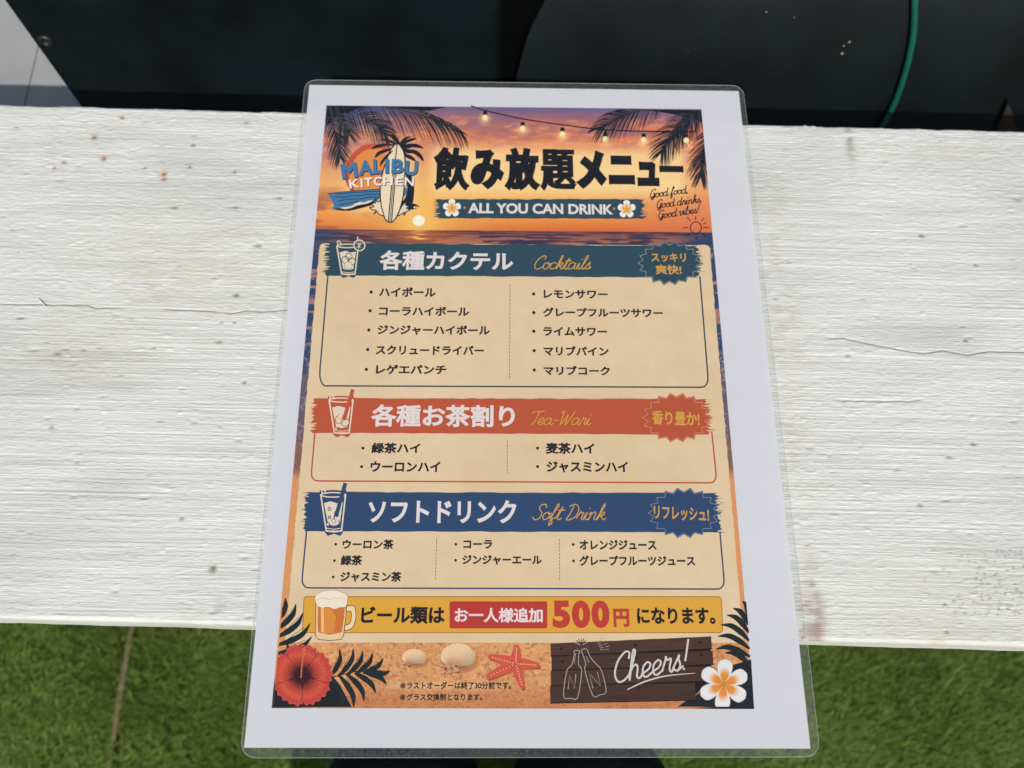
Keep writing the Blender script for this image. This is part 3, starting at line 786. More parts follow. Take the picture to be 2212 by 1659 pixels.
frond(F, cA((225, 60), (330, 190), (400, 300), (430, 380)), 37, 42, DARKG, 2.1, droop=.2, wd=1.7, tipcol=G2)
frond(F, cA((225, 60), (520, 180), (700, 290), (800, 385)), 48, 50, DARKG, 2.2, droop=.22, wd=1.7, tipcol=G2)
frond(F, cA((205, 130), (285, 330), (325, 480), (345, 600)), 43, 45, DARKG, 2.3, droop=.2, wd=1.7, tipcol=G2)
frond(F, cA((480, 70), (820, 120), (1120, 190), (1340, 270), (1530, 370)), 66, 57, DARKG, 2.2, droop=.35, wd=1.7, side=(1, .5), tipcol=G1)
F.poly(cA((740, 96), (1380, 104), (1200, 150), (950, 130)), ink(24, 27, 27), 2.1)
clip_to_print(F); F.build('palm_frond', sunset)
F = Flat()
F.poly(cB((1130, 118), (1872, 132), (1885, 260), (1780, 230), (1640, 190), (1400, 150)), ink(24, 27, 28), 2)
frond(F, cB((1880, 90), (1780, 230), (1700, 330), (1640, 400)), 41, 42, DARKG, 2.1, droop=.2, wd=1.7, tipcol=G1)
frond(F, cB((1500, 60), (1250, 150), (1050, 230), (870, 330)), 48, 52, DARKG, 2.2, droop=.25, wd=1.7, tipcol=G1)
frond(F, cB((1860, 110), (1680, 280), (1560, 420), (1480, 560)), 51, 55, DARKG, 2.3, droop=.15, wd=1.7, tipcol=G2)
frond(F, cB((1930, 330), (1900, 500), (1880, 640), (1862, 790)), 43, 50, DARKG, 2.4, droop=.15, wd=1.7, tipcol=G1)
clip_to_print(F); F.build('palm_frond', sunset)
# ---- light string
F = Flat()
BLK = ink(30, 24, 26)
F.stroke([(1018, 231), (1047, 241), (1090, 251), (1130, 259.5), (1172, 266), (1214, 272), (1260, 278), (1307, 283), (1350, 284.8), (1390, 286), (1440, 287), (1500, 287.5)], 2.6, BLK, 3, crv=True)
for bx, by_ in BULBS:
    F.poly([(bx - 4, by_ - 13), (bx + 4.4, by_ - 13), (bx + 5, by_ - 4), (bx - 4.4, by_ - 4)], BLK, 3.1)
    F.disc((bx, by_ + 1), 6.2, ink(255, 246, 214), 3.2, ry=6.5, rim=ink(252, 206, 120))
F.build('light_string', sunset)

# ---- emblem with palm, sun, surfboard, wave and lettering
NAVY = ink(30, 33, 40); CREAM = ink(233, 212, 178); BLUE = ink(64, 118, 160)
emb = bpy.data.objects.new('printed_emblem', None); COL.objects.link(emb); emb.parent = menu
F = Flat()
ring = [(420, 1060), (360, 960), (330, 850), (335, 700), (370, 580), (440, 470), (540, 370), (680, 300), (880, 290), (1000, 320), (1000, 900), (930, 1030), (500, 1060)]
F.poly(catmull(cL(*ring[:10]), 4).tolist() + cL(*ring[10:]), ink(196, 84, 56), 3)
inn = [(490, 1050), (430, 940), (405, 820), (420, 680), (480, 560), (580, 450), (720, 380), (900, 370), (1000, 380), (1000, 1030)]
F.poly(catmull(cL(*inn[:9]), 4).tolist() + cL(*inn[9:]), ink(226, 138, 62), 3.2)
F.build('emblem_sun', emb)
F = Flat()
def leafp(*pts): F.poly(catmull(cL(*pts), 4, True).tolist(), NAVY, 3.5)
leafp((1190, 290), (1130, 250), (1080, 180), (1052, 138), (1130, 155), (1190, 205), (1215, 265))
leafp((1180, 300), (1100, 290), (1020, 250), (940, 235), (880, 245), (930, 212), (1010, 215), (1090, 240), (1150, 275))
leafp((1150, 330), (1040, 320), (920, 345), (840, 365), (755, 378), (830, 315), (930, 293), (1040, 295), (1130, 300))
leafp((1130, 370), (1020, 420), (920, 460), (860, 500), (808, 525), (850, 440), (930, 395), (1030, 370))
leafp((1120, 400), (1050, 480), (985, 560), (930, 630), (903, 668), (910, 590), (960, 520), (1040, 440))
leafp((1230, 290), (1250, 240), (1300, 195), (1360, 172), (1410, 172), (1340, 220), (1290, 270))
leafp((1240, 300), (1300, 250), (1380, 210), (1440, 198), (1500, 212), (1420, 248), (1350, 275), (1280, 320))
leafp((1250, 320), (1350, 295), (1450, 288), (1540, 310), (1615, 365), (1530, 362), (1440, 350), (1340, 370))
leafp((1250, 340), (1360, 380), (1470, 390), (1550, 440), (1600, 510), (1612, 585), (1540, 520), (1450, 455), (1330, 440))
leafp((1240, 360), (1330, 450), (1420, 490), (1470, 540), (1490, 580), (1400, 550), (1320, 510), (1280, 460))
F.poly(catmull(cL((1080, 420), (1150, 300), (1240, 270), (1300, 330), (1320, 460), (1300, 560), (1150, 560)), 4, True).tolist(), NAVY, 3.4)
F.poly(catmull(cL((1300, 560), (1400, 780), (1455, 960), (1455, 1120), (1425, 1270), (1300, 1290), (1240, 1280), (1330, 1130), (1345, 960), (1310, 760), (1270, 600)), 4, True).tolist(), NAVY, 3.4)
F.poly(catmull(cL((1240, 1300), (1420, 1265), (1500, 1285), (1555, 1325), (1480, 1310), (1500, 1345), (1430, 1365), (1330, 1350)), 4, True).tolist(), NAVY, 3.45)
F.disc(cL((1465, 1330))[0], 2.4, CREAM, 3.6)
F.build('emblem_palm', emb)
F = Flat()
F.poly(cL((45, 1105), (400, 1065), (700, 1045), (910, 1030), (1345, 1010), (1340, 1110), (1290, 1160), (910, 1190), (700, 1250), (560, 1290), (420, 1330), (280, 1350), (125, 1350), (150, 1290), (105, 1190)), BLUE, 3.3)
F.poly(cL((118, 1355), (280, 1340), (420, 1325), (520, 1270), (600, 1245), (680, 1240), (760, 1210), (830, 1215), (780, 1290), (640, 1330), (480, 1370), (400, 1385), (300, 1385), (200, 1372)), NAVY, 3.5)
F.poly(cL((240, 1335), (330, 1325), (430, 1310), (500, 1268), (570, 1240), (640, 1248), (720, 1218), (800, 1215), (700, 1265), (600, 1282), (520, 1300), (430, 1338), (330, 1358)), CREAM, 3.6)
for pts in ([(50, 1105), (400, 1066), (910, 1030)], [(200, 1110), (420, 1090), (600, 1080), (900, 1065)], [(180, 1150), (300, 1165), (430, 1140), (560, 1140), (720, 1115), (890, 1120)], [(230, 1225), (330, 1205), (460, 1195), (600, 1190), (740, 1160), (880, 1170)], [(230, 1285), (320, 1280), (420, 1255), (560, 1225)]):
    F.stroke(cL(*pts), 1.5, NAVY, 3.6, crv=True)
F.build('emblem_wave', emb)
F = Flat()
bd = [(1178, 290), (1260, 370), (1300, 480), (1310, 640), (1300, 860), (1285, 1100), (1240, 1310), (1180, 1470), (1110, 1560), (1060, 1570), (1000, 1540), (940, 1400), (910, 1200), (905, 1000), (935, 800), (1000, 580), (1070, 400)]
F.poly(catmull(cL(*bd), 4, True).tolist(), ink(232, 213, 176), 3.8)
F.stroke(cL(*bd), 2.7, NAVY, 4, closed=True, crv=True)
F.stroke(cL((1180, 295), (1165, 420), (1155, 545)), 2.3, NAVY, 4)
for a_, b_, w_ in ((1114, 1036, 2.4), (1140, 1062, 1.7), (1164, 1089, 2.4)):
    F.stroke(cL((a_, 770), ((a_ * 2 + b_) / 3, 1000), (b_, 1555)), w_, NAVY, 4, crv=True)
def splash(pts):
    F.poly(catmull(cL(*pts), 3, True).tolist(), ink(228, 208, 176), 4.2); F.stroke(cL(*pts), 2.3, NAVY, 4.4, closed=True, crv=True)
splash([(960, 1460), (880, 1440), (850, 1400), (800, 1440), (840, 1380), (780, 1370), (735, 1330), (800, 1320), (765, 1270), (830, 1250), (830, 1190), (870, 1240), (905, 1220), (930, 1340)])
splash([(1180, 1470), (1250, 1440), (1300, 1410), (1290, 1465), (1330, 1400), (1390, 1370), (1330, 1340), (1390, 1320), (1320, 1290), (1330, 1240), (1270, 1290), (1225, 1370)])
F.build('surfboard', emb)
F = Flat()
# capitals set on a rising, then level, line: blue with a dark drop edge
for ch, x0, y0, x1, y1, rot in (('M', 268, 605, 530, 855, .20), ('A', 552, 560, 780, 805, .12), ('L', 790, 540, 930, 785, .08), ('I', 985, 537, 1045, 775, .04), ('B', 1090, 540, 1285, 775, .02), ('U', 1310, 570, 1515, 805, -.03)):
    a_, b_ = cL((x0, y0), (x1, y1))
    text(F, ch, a_[0] + 1.6, a_[1] + 1.8, b_[0] + 1.6, b_[1] + 1.8, NAVY, 4.6, .10, tilt=rot)
    text(F, ch, a_[0], a_[1], b_[0], b_[1], BLUE, 7.6, .085, tilt=rot)
for ch, x0, y0, x1, y1, rot in (('K', 398, 870, 555, 1015, .14), ('I', 586, 860, 616, 1005, .10), ('T', 640, 845, 775, 990, .08), ('C', 795, 830, 935, 975, .06), ('H', 948, 828, 1110, 970, .02), ('E', 1150, 838, 1270, 972, 0), ('N', 1300, 840, 1455, 980, -.02)):
    a_, b_ = cL((x0, y0), (x1, y1))
    text(F, ch, a_[0] + 1.2, a_[1] + 1.4, b_[0] + 1.2, b_[1] + 1.4, NAVY, 4.6, .085, tilt=rot)
    text(F, ch, a_[0], a_[1], b_[0], b_[1], ink(240, 226, 214), 7.6, .065, tilt=rot)
F.build('emblem_lettering', emb)

# ---- title
F = Flat(); BK = ink(28, 27, 29)
for ch, x0, y0, x1, y1, w_, wy_ in (('飲', 937.3, 319, 1013.7, 411.6, .112, .07), ('み', 1016.6, 324.6, 1088, 409.4, .165, .12), ('放', 1091.3, 321, 1164.2, 411.6, .15, .10), ('題', 1167.5, 323.5, 1242.3, 412, .10, .06),
                              ('メ', 1247.9, 327.9, 1307.7, 408.3, .21, .15), ('ニ', 1313.7, 337.5, 1370, 400, .05, .15), ('ュ', 1375.5, 350.9, 1422.6, 403.8, .17, .14), ('ー', 1423.5, 359.8, 1475.5, 374, .03, .16)):
    text(F, ch, x0, y0 + .6, x1, y1 + .6, BK, 4, w_, wy_)
F.build('title_lettering', menu)

# ---- brush-stroke banners
def brush(F, tl, tr, br, bl, col, layer, rag=10, n=26, seed=0):
    r = random.Random(seed); tl, tr, br, bl = map(np.array, (tl, tr, br, bl))
    top = [tl + (tr - tl) * i / 40 + np.array([0, r.uniform(-.9, .9)]) for i in range(41)]
    bot = [br + (bl - br) * i / 40 + np.array([0, r.uniform(-.8, .8)]) for i in range(41)]
    rt = []; lf = []
    for i in range(1, n):
        rt.append(tr + (br - tr) * i / n + np.array([r.uniform(-rag, rag * .5) if i % 2 else r.uniform(-rag * .1, rag), 0]))
        lf.append(bl + (tl - bl) * i / n - np.array([r.uniform(-rag, rag * .5) if i % 2 else r.uniform(-rag * .1, rag), 0]))
    F.poly([tuple(q) for q in top + rt + bot + lf], col, layer)
    for i in range(14):     # loose bristle marks off both ends
        t = r.random(); q = tr + (br - tr) * t; L = r.uniform(4, rag * 1.6); F.stroke([q + [r.uniform(-3, 4), 0], q + [L, r.uniform(-.6, .6)]], r.uniform(.6, 1.4), col, layer, taper=[1, .3])
        t = r.random(); q = tl + (bl - tl) * t; L = r.uniform(4, rag * 1.3); F.stroke([q - [r.uniform(-3, 3), 0], q - [L, r.uniform(-.6, .6)]], r.uniform(.6, 1.4), col, layer, taper=[1, .3])
    for i in range(10):
        t = r.random() * .9; q = tl + (tr - tl) * t - [0, r.uniform(.2, 1.6)]; F.stroke([q, q + (tr - tl) / np.linalg.norm(tr - tl) * r.uniform(20, 90)], r.uniform(.5, 1.2), col, layer, taper=[.2, 1, .2])
def flower(F, c, R, n, layer, rot=0, outer=(236, 232, 224), inner=(240, 176, 50), pw_=.62, ph=.5):
    for k in range(n):
        a_ = rot + 6.2832 * k / n; ux = np.array([math.cos(a_), math.sin(a_)]); uy = np.array([-ux[1], ux[0]])
        prof = [(.04, 0), (.3, -.18 * pw_ / .5), (.62, -pw_ * .56), (.88, -pw_ * .5), (1.0, -pw_ * .12), (1.0, pw_ * .12), (.88, pw_ * .5), (.62, pw_ * .56), (.3, .18 * pw_ / .5)]
        o = catmull([np.array(c) + ux * p * R + uy * q * R for p, q in prof], 3, True)
        c0 = np.array(c, float); m = len(o); ci, co = ink(*inner), ink(*outer)
        rings = [(.30, ci * .96), (.46, ci), (.58, ci * .55 + co * .45), (.72, co), (1.0, co * .96)]
        pts = [P(*c0)]; cc = [ci * .8]
        for t, q_ in rings:
            pts += [P(*(c0 + (q - c0) * t)) for q in o]; cc += [q_] * m
        fc = [(0, 1 + i, 1 + (i + 1) % m) for i in range(m)]
        for g in range(len(rings) - 1): fc += [(1 + g * m + i, 1 + (g + 1) * m + i, 1 + (g + 1) * m + (i + 1) % m, 1 + g * m + (i + 1) % m) for i in range(m)]
        F.addw(pts, fc, np.array(cc), Z(layer + .22 * k) + F.jz())
        F.stroke(o[m // 9:-m // 9], R * .022, co * .72, layer + .22 * k + .1)
    for k in range(n):
        a_ = rot + 6.2832 * (k + .5) / n
        F.stroke([np.array(c), np.array(c) + R * .5 * np.array([math.cos(a_ - .2), math.sin(a_ - .2)])], R * .03, ink(204, 140, 70), layer + .25 * n, taper=[1, .4])
TEAL = ink(46, 73, 84); ORNG = ink(184, 82, 48); DBLU = ink(46, 70, 104); GOLD = ink(208, 156, 62); LET = ink(222, 212, 206)
F = Flat()
brush(F, (945, 432.5), (1385, 432.5), (1388, 474.5), (944, 473.5), TEAL, 3.5, 9, 20, 1)
ban = F.build('subtitle_banner', menu)
F = Flat(); text(F, 'ALL YOU CAN DRINK', 1012.3, 441.8, 1323, 464.2, LET, 4, .07); F.build('subtitle_lettering', ban)
for c in ((976.4, 451.8), (1353, 454)):
    F = Flat(); flower(F, c, 19.5, 5, 4.2, -1.57, inner=(236, 170, 70)); 
    sg = 1 if c[0] < 1100 else -1
    for k in range(6): F.stroke([(c[0] + sg * 27, c[1] - 1), (c[0] + sg * 27 + 3 * math.cos(k * 1.047), c[1] - 1 + 3 * math.sin(k * 1.047))], .9, ink(220, 150, 50), 4.4)
    F.build('frangipani', ban)
F = Flat(); SB = ink(38, 34, 36)
script(F, 'Good food,', 1403, 430, 1487, 418.5, 17.5, SB, 4, 2.0, .25)
script(F, 'Good drinks,', 1417, 452.5, 1517, 438.5, 17.5, SB, 4, 2.0, .25)
script(F, 'Good vibes!', 1421, 475, 1511, 461, 17.5, SB, 4, 2.0, .25)
F.build('slogan_lettering', menu)
F = Flat(); F.stroke([(1502.3 + 12 * math.cos(k * .314), 493.8 + 12.4 * math.sin(k * .314)) for k in range(20)], 2.1, SB, 4, closed=True)
for a_, r0, r1 in ((-92, 17, 24), (-130, 19, 29), (-180, 17, 27), (-50, 18, 27), (-25, 18, 24), (0, 17, 27), (42, 19, 29), (88, 18, 26), (138, 18, 26)):
    q = math.radians(a_); F.stroke([(1502.3 + r0 * math.cos(q), 493.8 + r0 * math.sin(q)), (1502.3 + r1 * math.cos(q), 493.8 + r1 * math.sin(q))], 1.9, SB, 4)
F.build('sun_doodle', menu)

# ---- the beige card with three drink sections
BEIGE = (219, 193, 152)
def card():
    L0, L1 = (690.5, 540), (617, 1388); R0, R1 = (1533, 545), (1605, 1389)
    F = Flat(); r = random.Random(3)
    lf = [(L0[0] + (L1[0] - L0[0]) * i / 110 + r.uniform(-.9, .9), L0[1] + (L1[1] - L0[1]) * i / 110) for i in range(111)]
    rt = [(R0[0] + (R1[0] - R0[0]) * i / 110 + r.uniform(-.9, .9), R0[1] + (R1[1] - R0[1]) * i / 110) for i in range(111)]
    F_v = []; nx = 60
    for a_, b_ in zip(lf, rt): F_v.append([(a_[0] + (b_[0] - a_[0]) * k / nx, a_[1] + (b_[1] - a_[1]) * k / nx) for k in range(nx + 1)])
    q = np.array(F_v); pts = np.array([P(*p) for p in q.reshape(-1, 2)])
    n = fbm(q[..., 0] / 22, q[..., 1] / 22, 4, 300); n2 = fbm(q[..., 0] / 130, q[..., 1] / 130, 3, 310)
    c = np.array(BEIGE) + (n[..., None] - .5) * 9 + (n2[..., None] - .5) * np.array((10, 11, 14))
    me = grid_mesh('menu_card', pts[:, 0].reshape(q.shape[:2]), pts[:, 1].reshape(q.shape[:2]), np.full(q.shape[:2], Z(2)), dull(lin(c) * INK), smooth=False)
    cd = link('menu_card', me, M_INK, menu)
    F.poly(catmull([(691, 541), (692, 533), (697, 528.5), (704, 527.5)], 4).tolist() + [(1505, 532), (1514, 531), (1522, 530.5), (1529, 533), (1533, 538), (1534, 546), (690, 546)], ink(*BEIGE), 1.9)
    F.build('card_edge', cd)
    return cd
cd = card()
def badge(c, rx, ry, col, rim, n=18):
    F = Flat()
    def star(k_): return [(c[0] + rx * k_ * (1 if i % 2 == 0 else .84) * math.cos(math.pi * i / n), c[1] + ry * k_ * (1 if i % 2 == 0 else .84) * math.sin(math.pi * i / n)) for i in range(2 * n)]
    F.poly(star(1.0), col, 3.9); s_ = star(.95)
    for i in range(len(s_)): F.stroke([s_[i], s_[(i + 1) % len(s_)]], 1.0, rim, 4.1)
    return F
def glass(kind, q, col, crm):
    """iced drink drawn in outline; q maps the icon's own 0..100 x 0..140 box to the page"""
    F = Flat()
    out = [(8, 20), (24, 132), (76, 132), (92, 20)]
    bk = [(3, 16), (20, 138), (50, 141), (80, 138), (97, 16), (80, 8), (50, 5), (20, 8)]
    F.poly(catmull(q(*bk), 3, True).tolist(), col, 4.0)
    wl_ = abs(q((0, 0))[0][0] - q((5.2, 0))[0][0])
    F.poly(q((18, 46), (40, 40), (62, 46), (82, 43), (70, 112), (50, 116), (31, 112)), crm, 4.3)
    F.stroke(q(*out), wl_, crm, 4.3, closed=False); F.stroke(q((24, 132), (50, 135), (76, 132)), wl_, crm, 4.35)
    F.stroke(q((26, 124), (50, 127), (74, 124)), wl_ * .5, crm, 4.3)
    e = [(50 + 42 * math.cos(k * .2618), 20 + 7 * math.sin(k * .2618)) for k in range(24)]; F.stroke(q(*e), wl_ * .8, crm, 4.4, closed=True)
    F.stroke(q((14, 14), (10, 4), (18, 0), (26, 16)), wl_ * .8, crm, 4.5, crv=True)
    def ball(x, y, r):
        o = [(x + r * math.cos(k * .3927), y + r * math.sin(k * .3927)) for k in range(16)]
        F.poly(q(*o), crm, 4.6); F.stroke(q(*o), wl_ * .55, col, 4.7, closed=True)
    if kind == 'lime':
        for x, y, r in ((50, 98, 15), (40, 76, 14), (64, 82, 14), (54, 62, 13)): ball(x, y, r)
        o = [(96 + 21 * math.cos(k * .3142), 18 + 21 * math.sin(k * .3142)) for k in range(20)]
        F.poly(q(*o), col, 4.8); F.stroke(q(*o), wl_ * .9, crm, 5, closed=True)
        F.stroke(q(*[(96 + 15 * math.cos(k * .3142), 18 + 15 * math.sin(k * .3142)) for k in range(20)]), wl_ * .5, crm, 5, closed=True)
        for k in range(5): F.stroke(q((96 + 14 * math.cos(k * .628), 18 + 14 * math.sin(k * .628)), (96 - 14 * math.cos(k * .628), 18 - 14 * math.sin(k * .628))), wl_ * .45, crm, 5.1)
        F.stroke(q((90, -16), (90, -5)), wl_ * .9, crm, 5)
    else:
        F.stroke(q((91, -12), (72, 44), (60, 84)), wl_ * 2.6, col, 4.7); F.stroke(q((91, -12), (73, 42)), wl_ * 1.5, crm, 4.9); F.stroke(q((72, 46), (60, 84)), wl_ * .7, crm, 4.8)
        if kind == 'ice':
            for x, y, r in ((42, 88, 14), (62, 96, 14), (30, 118, 5), (46, 76, 8)): ball(x, y, r)
        else:
            for x, y, r in ((36, 64, 4.5), (36, 90, 4), (30, 112, 5.5), (50, 102, 6)): ball(x, y, r)
            F.stroke(q((50, 100), (56, 72)), wl_ * .8, col, 4.8); F.stroke(q((60, 116), (68, 110), (68, 100)), wl_ * .6, col, 4.8, crv=True)
    return F
def section(name, tl, tr, br, bl, col, frame, seed, head, scr, bdg, icon, drinks, divs, bl_r):
    F = Flat(); brush(F, tl, tr, br, bl, col, 3, 9, 26, seed)
    # a few dry-brush streaks of slightly different ink
    r = random.Random(seed + 50)
    for i in range(26):
        t = r.random() * .85; s_ = r.random(); a_ = np.array(tl) * (1 - t) + np.array(tr) * t; b_ = np.array(bl) * (1 - t) + np.array(br) * t; p = a_ * (1 - s_) + b_ * s_
        F.stroke([p, p + [r.uniform(20, 120), .4]], r.uniform(.5, 1.3), col * r.choice((.86, .92, 1.12)), 3.15, taper=[.2, 1, .2])
    sec = F.build('section_banner', cd)
    sec.parent = menu; sec.name = 'section_banner'
    F = Flat(); f = frame
    left = [f[0], f[1]]; F.stroke(catmull([f[0], f[1], f[2], f[3]], 1).tolist() if False else [f[0], f[1]] + catmull([f[1], (f[1][0] * .97 + f[2][0] * .03, f[1][1] * .45 + f[2][1] * .55), (f[1][0] * .6 + f[2][0] * .4, f[2][1] - 1.5), f[2]], 4).tolist()[1:] + [f[3]] + catmull([f[3], (f[3][0] * .4 + f[4][0] * .6, f[3][1] - 1.5), (f[3][0] * .03 + f[4][0] * .97, f[4][1] * .45 + f[3][1] * .55), f[4]], 4).tolist()[1:] + [f[5]], 3.2, col, 3.05)
    F.build('frame_line', sec)
    F = Flat(); text(F, *head, LET, 4, .062); F.build('heading_lettering', sec)
    F = Flat(); script(F, *scr[:6], GOLD, 4, scr[6], .33); F.build('script_lettering', sec)
    c, rx, ry, rim, lines = bdg
    badge(c, rx, ry, col * .97, rim).build('star_badge', sec)
    F = Flat()
    for b_, x0, y0, x1, y1, ti in lines: text(F, b_, x0, y0, x1, y1, GOLD, 4.5, .055, tilt=ti)
    F.build('badge_lettering', sec)
    glass(icon[0], icon[1], col, ink(222, 206, 180)).build('glass_icon', sec)
    F = Flat(); TX = ink(36, 31, 33)
    for b_, x0, y0, x1, y1, bx, by_ in drinks:
        text(F, b_, x0, y0, x1, y1, TX, 3.5, .075); F.disc((bx, by_), bl_r, TX, 3.5, n=12)
    F.build('drink_lettering', sec)
    for a_, b_ in divs:
        F = Flat(); F.dashes(a_, b_, 1.2, 4.2, 3.4, ink(70, 64, 60), 3.4); F.build('dashed_divider', sec)
    return sec
def qmap(x0, y0, x1, y1, lean=0):
    return lambda *p: [(x0 + (x1 - x0) * a / 100 + lean * b / 140, y0 + (y1 - y0) * b / 140) for a, b in p]
section('cocktails', (708, 527), (1506, 533.5), (1510, 601.5), (706, 597), TEAL,
    [(709, 596), (692, 800), (712, 835), (1508, 838), (1528, 812), (1511, 600)], 11,
    ('各種カクテル', 821.5, 544, 1108.5, 586), ('Cocktails', 1151, 583, 1278, 583, 28, 1.95),
    ((1445.4, 570), 72, 48.6, ink(150, 158, 150), [('スッキリ', 1406, 548.6, 1481, 567.8, 0), ('爽快!', 1415.5, 574, 1471, 594.6, 0)]),
    ('lime', qmap(723.5, 522.5, 779, 598, 2)),
    [('ハイボール', 819.8, 622.5, 941.5, 643.2, 802.3, 632.7), ('コーラハイボール', 819.3, 664, 1013.5, 684, 800, 673), ('ジンジャーハイボール', 816.5, 704.3, 1058, 725.5, 797.3, 714.5),
     ('スクリュードライバー', 812.8, 748, 1045.6, 768.2, 794.9, 756.7), ('レゲエパンチ', 812.8, 789.4, 964.2, 810.1, 792, 799.6),
     ('レモンサワー', 1174.2, 627.9, 1312.2, 646.9, 1152.6, 636.8), ('グレープフルーツサワー', 1173, 667, 1431, 687, 1153, 677), ('ライムサワー', 1173.5, 708.2, 1310.8, 727.7, 1153, 717.2),
     ('マリブパイン', 1173.8, 749.5, 1314.2, 770, 1153.5, 759.1), ('マリブコーク', 1174.2, 792, 1317, 812, 1153.7, 800.9)],
    [((1101.7, 617), (1100.6, 820))], 3.6)
section('tea', (682, 861.5), (1524, 863.5), (1532, 940), (677, 936.5), ORNG,
    [(681, 936), (674, 1018), (692, 1040), (1528, 1044), (1545.5, 1022), (1536.5, 934)], 12,
    ('各種お茶割り', 803.6, 875.5, 1112, 923.4), ('Tea-Wari', 1143, 918.7, 1276, 918.7, 29, 1.85),
    ((1460.5, 903.5), 77.5, 54, ink(216, 150, 116), [('香り豊か!', 1408, 889, 1510, 920, -.035)]),
    ('ice', qmap(706.5, 853, 768, 941, 2)),
    [('緑茶ハイ', 803, 957.6, 908.6, 980.6, 784.7, 969.2), ('ウーロンハイ', 800.9, 997.8, 951.6, 1020.6, 781.7, 1009.2), ('麦茶ハイ', 1179, 957.6, 1283.9, 981.8, 1161, 969.3), ('ジャスミンハイ', 1180.5, 998, 1356, 1022, 1161, 1009)],
    [((1096, 953.4), (1095.5, 1023.4))], 3.3)
section('soft', (664, 1064), (1548, 1066), (1554, 1151), (659, 1148), DBLU,
    [(663, 1149), (654, 1246), (674, 1270.5), (1544, 1273), (1562.5, 1248), (1554, 1150)], 13,
    ('ソフトドリンク', 796.7, 1081, 1115.5, 1130.6), ('Soft Drink', 1150, 1123.5, 1308, 1123.5, 33, 2.1),
    ((1476.4, 1109), 81, 55, ink(132, 146, 164), [('リフレッシュ!', 1412, 1096, 1530, 1125, -.05)]),
    ('straw', qmap(688.5, 1056, 752, 1153, 2)),
    [('ウーロン茶', 740.6, 1165.9, 850.8, 1187.2, 726, 1176.4), ('緑茶', 737, 1200, 783, 1222, 723.4, 1211.7), ('ジャスミン茶', 736.4, 1235.3, 867.5, 1257.5, 720.6, 1247), ('コーラ', 1000.8, 1167.2, 1063.3, 1186, 985, 1176.4), ('ジンジャーエール', 998.9, 1200, 1170, 1220.6, 984.4, 1211),
     ('オレンジジュース', 1251.4, 1167.4, 1417.2, 1188.2, 1237.8, 1177), ('グレープフルーツジュース', 1251.4, 1201, 1500.6, 1223, 1238.3, 1212.4)],
    [((943.6, 1164.5), (940.8, 1255)), ((1207.8, 1165), (1208.9, 1255.5))], 3.0)

# ---- beer banner
F = Flat()
def rrect(x0, y0, x1, y1, r, ll=0, rr=0):
    out = []
    for cx, cy, a0 in ((x1 - r, y0 + r, -90), (x1 - r + rr, y1 - r, 0), (x0 + r + ll, y1 - r, 90), (x0 + r, y0 + r, 180)):
        for k in range(6): w = math.radians(a0 + 18 * k); out.append((cx + r * math.cos(w), cy + r * math.sin(w)))
    return out
rb = rrect(657.5, 1289.5, 1557, 1367, 7, -3, 3)
F.poly(rb, ink(217, 160, 46), 3); F.stroke(rb, 1.6, ink(150, 92, 32), 3.2, closed=True)
beer = F.build('beer_banner', menu)
F = Flat(); text(F, 'ビール類は', 781, 1310.5, 960.7, 1348, ink(34, 28, 24), 4, .075)
text(F, 'になります。', 1375.3, 1312.8, 1543.6, 1348.5, ink(34, 28, 24), 4, .075); F.build('beer_lettering', beer)
F = Flat(); F.poly(rrect(971.3, 1299.5, 1181.8, 1357.7, 4), ink(180, 54, 42), 3.6); F.build('price_box', beer)
F = Flat(); text(F, 'お一人様追加', 982.4, 1313.3, 1172.2, 1345, ink(230, 212, 208), 4.2, .06); F.build('price_box_lettering', beer)
F = Flat(); [text(F, d_, a_, 1297.5, b_, 1357, ink(186, 58, 40), 4, w_) for d_, a_, b_, w_ in (('5', 1193.3, 1231, .10), ('0', 1234.8, 1274.5, .115), ('0', 1277, 1316, .115))]; text(F, '円', 1324.4, 1315.3, 1358.5, 1354.7, ink(186, 58, 40), 4, .085); F.build('price_lettering', beer)
F = Flat()
OUT = ink(74, 50, 34)
hd = [(862, 215), (915, 210), (932, 250), (930, 320), (905, 380), (850, 400), (848, 365), (885, 345), (898, 300), (895, 255), (862, 250)]
F.poly(catmull(cG(*hd), 4, True).tolist(), ink(232, 208, 164), 4); F.stroke(cG(*hd), 1.5, OUT, 4.2, closed=True, crv=True)
bodyp = [(625, 130), (620, 300), (618, 440), (640, 470), (730, 480), (820, 470), (838, 440), (855, 300), (868, 130)]
F.poly(cG(*bodyp), ink(226, 196, 150), 4.2)
F.poly(cG((640, 215), (636, 320), (640, 415), (730, 435), (825, 415), (842, 300), (850, 215)), ink(202, 112, 34), 4.5)
F.poly(cG((690, 225), (740, 230), (780, 300), (760, 420), (690, 425)), ink(216, 138, 50), 4.6)
F.poly(cG((662, 220), (684, 220), (688, 420), (664, 410)), ink(234, 186, 116), 4.7)
fo = [(622, 180), (624, 130), (660, 105), (720, 92), (770, 90), (820, 105), (866, 122), (868, 170), (852, 215), (800, 222), (770, 235), (720, 218), (660, 222)]
F.poly(catmull(cG(*fo), 3, True).tolist(), ink(236, 222, 196), 4.8); F.stroke(catmull(cG((634, 160), (680, 150), (730, 160), (790, 150), (850, 158)), 4).tolist(), 1.0, ink(210, 176, 120), 4.9)
F.stroke(cG(*bodyp), 1.5, OUT, 5, crv=False); F.stroke(catmull(cG(*fo[:8]), 4).tolist(), 1.2, ink(170, 130, 84), 5)
F.build('beer_mug', beer)

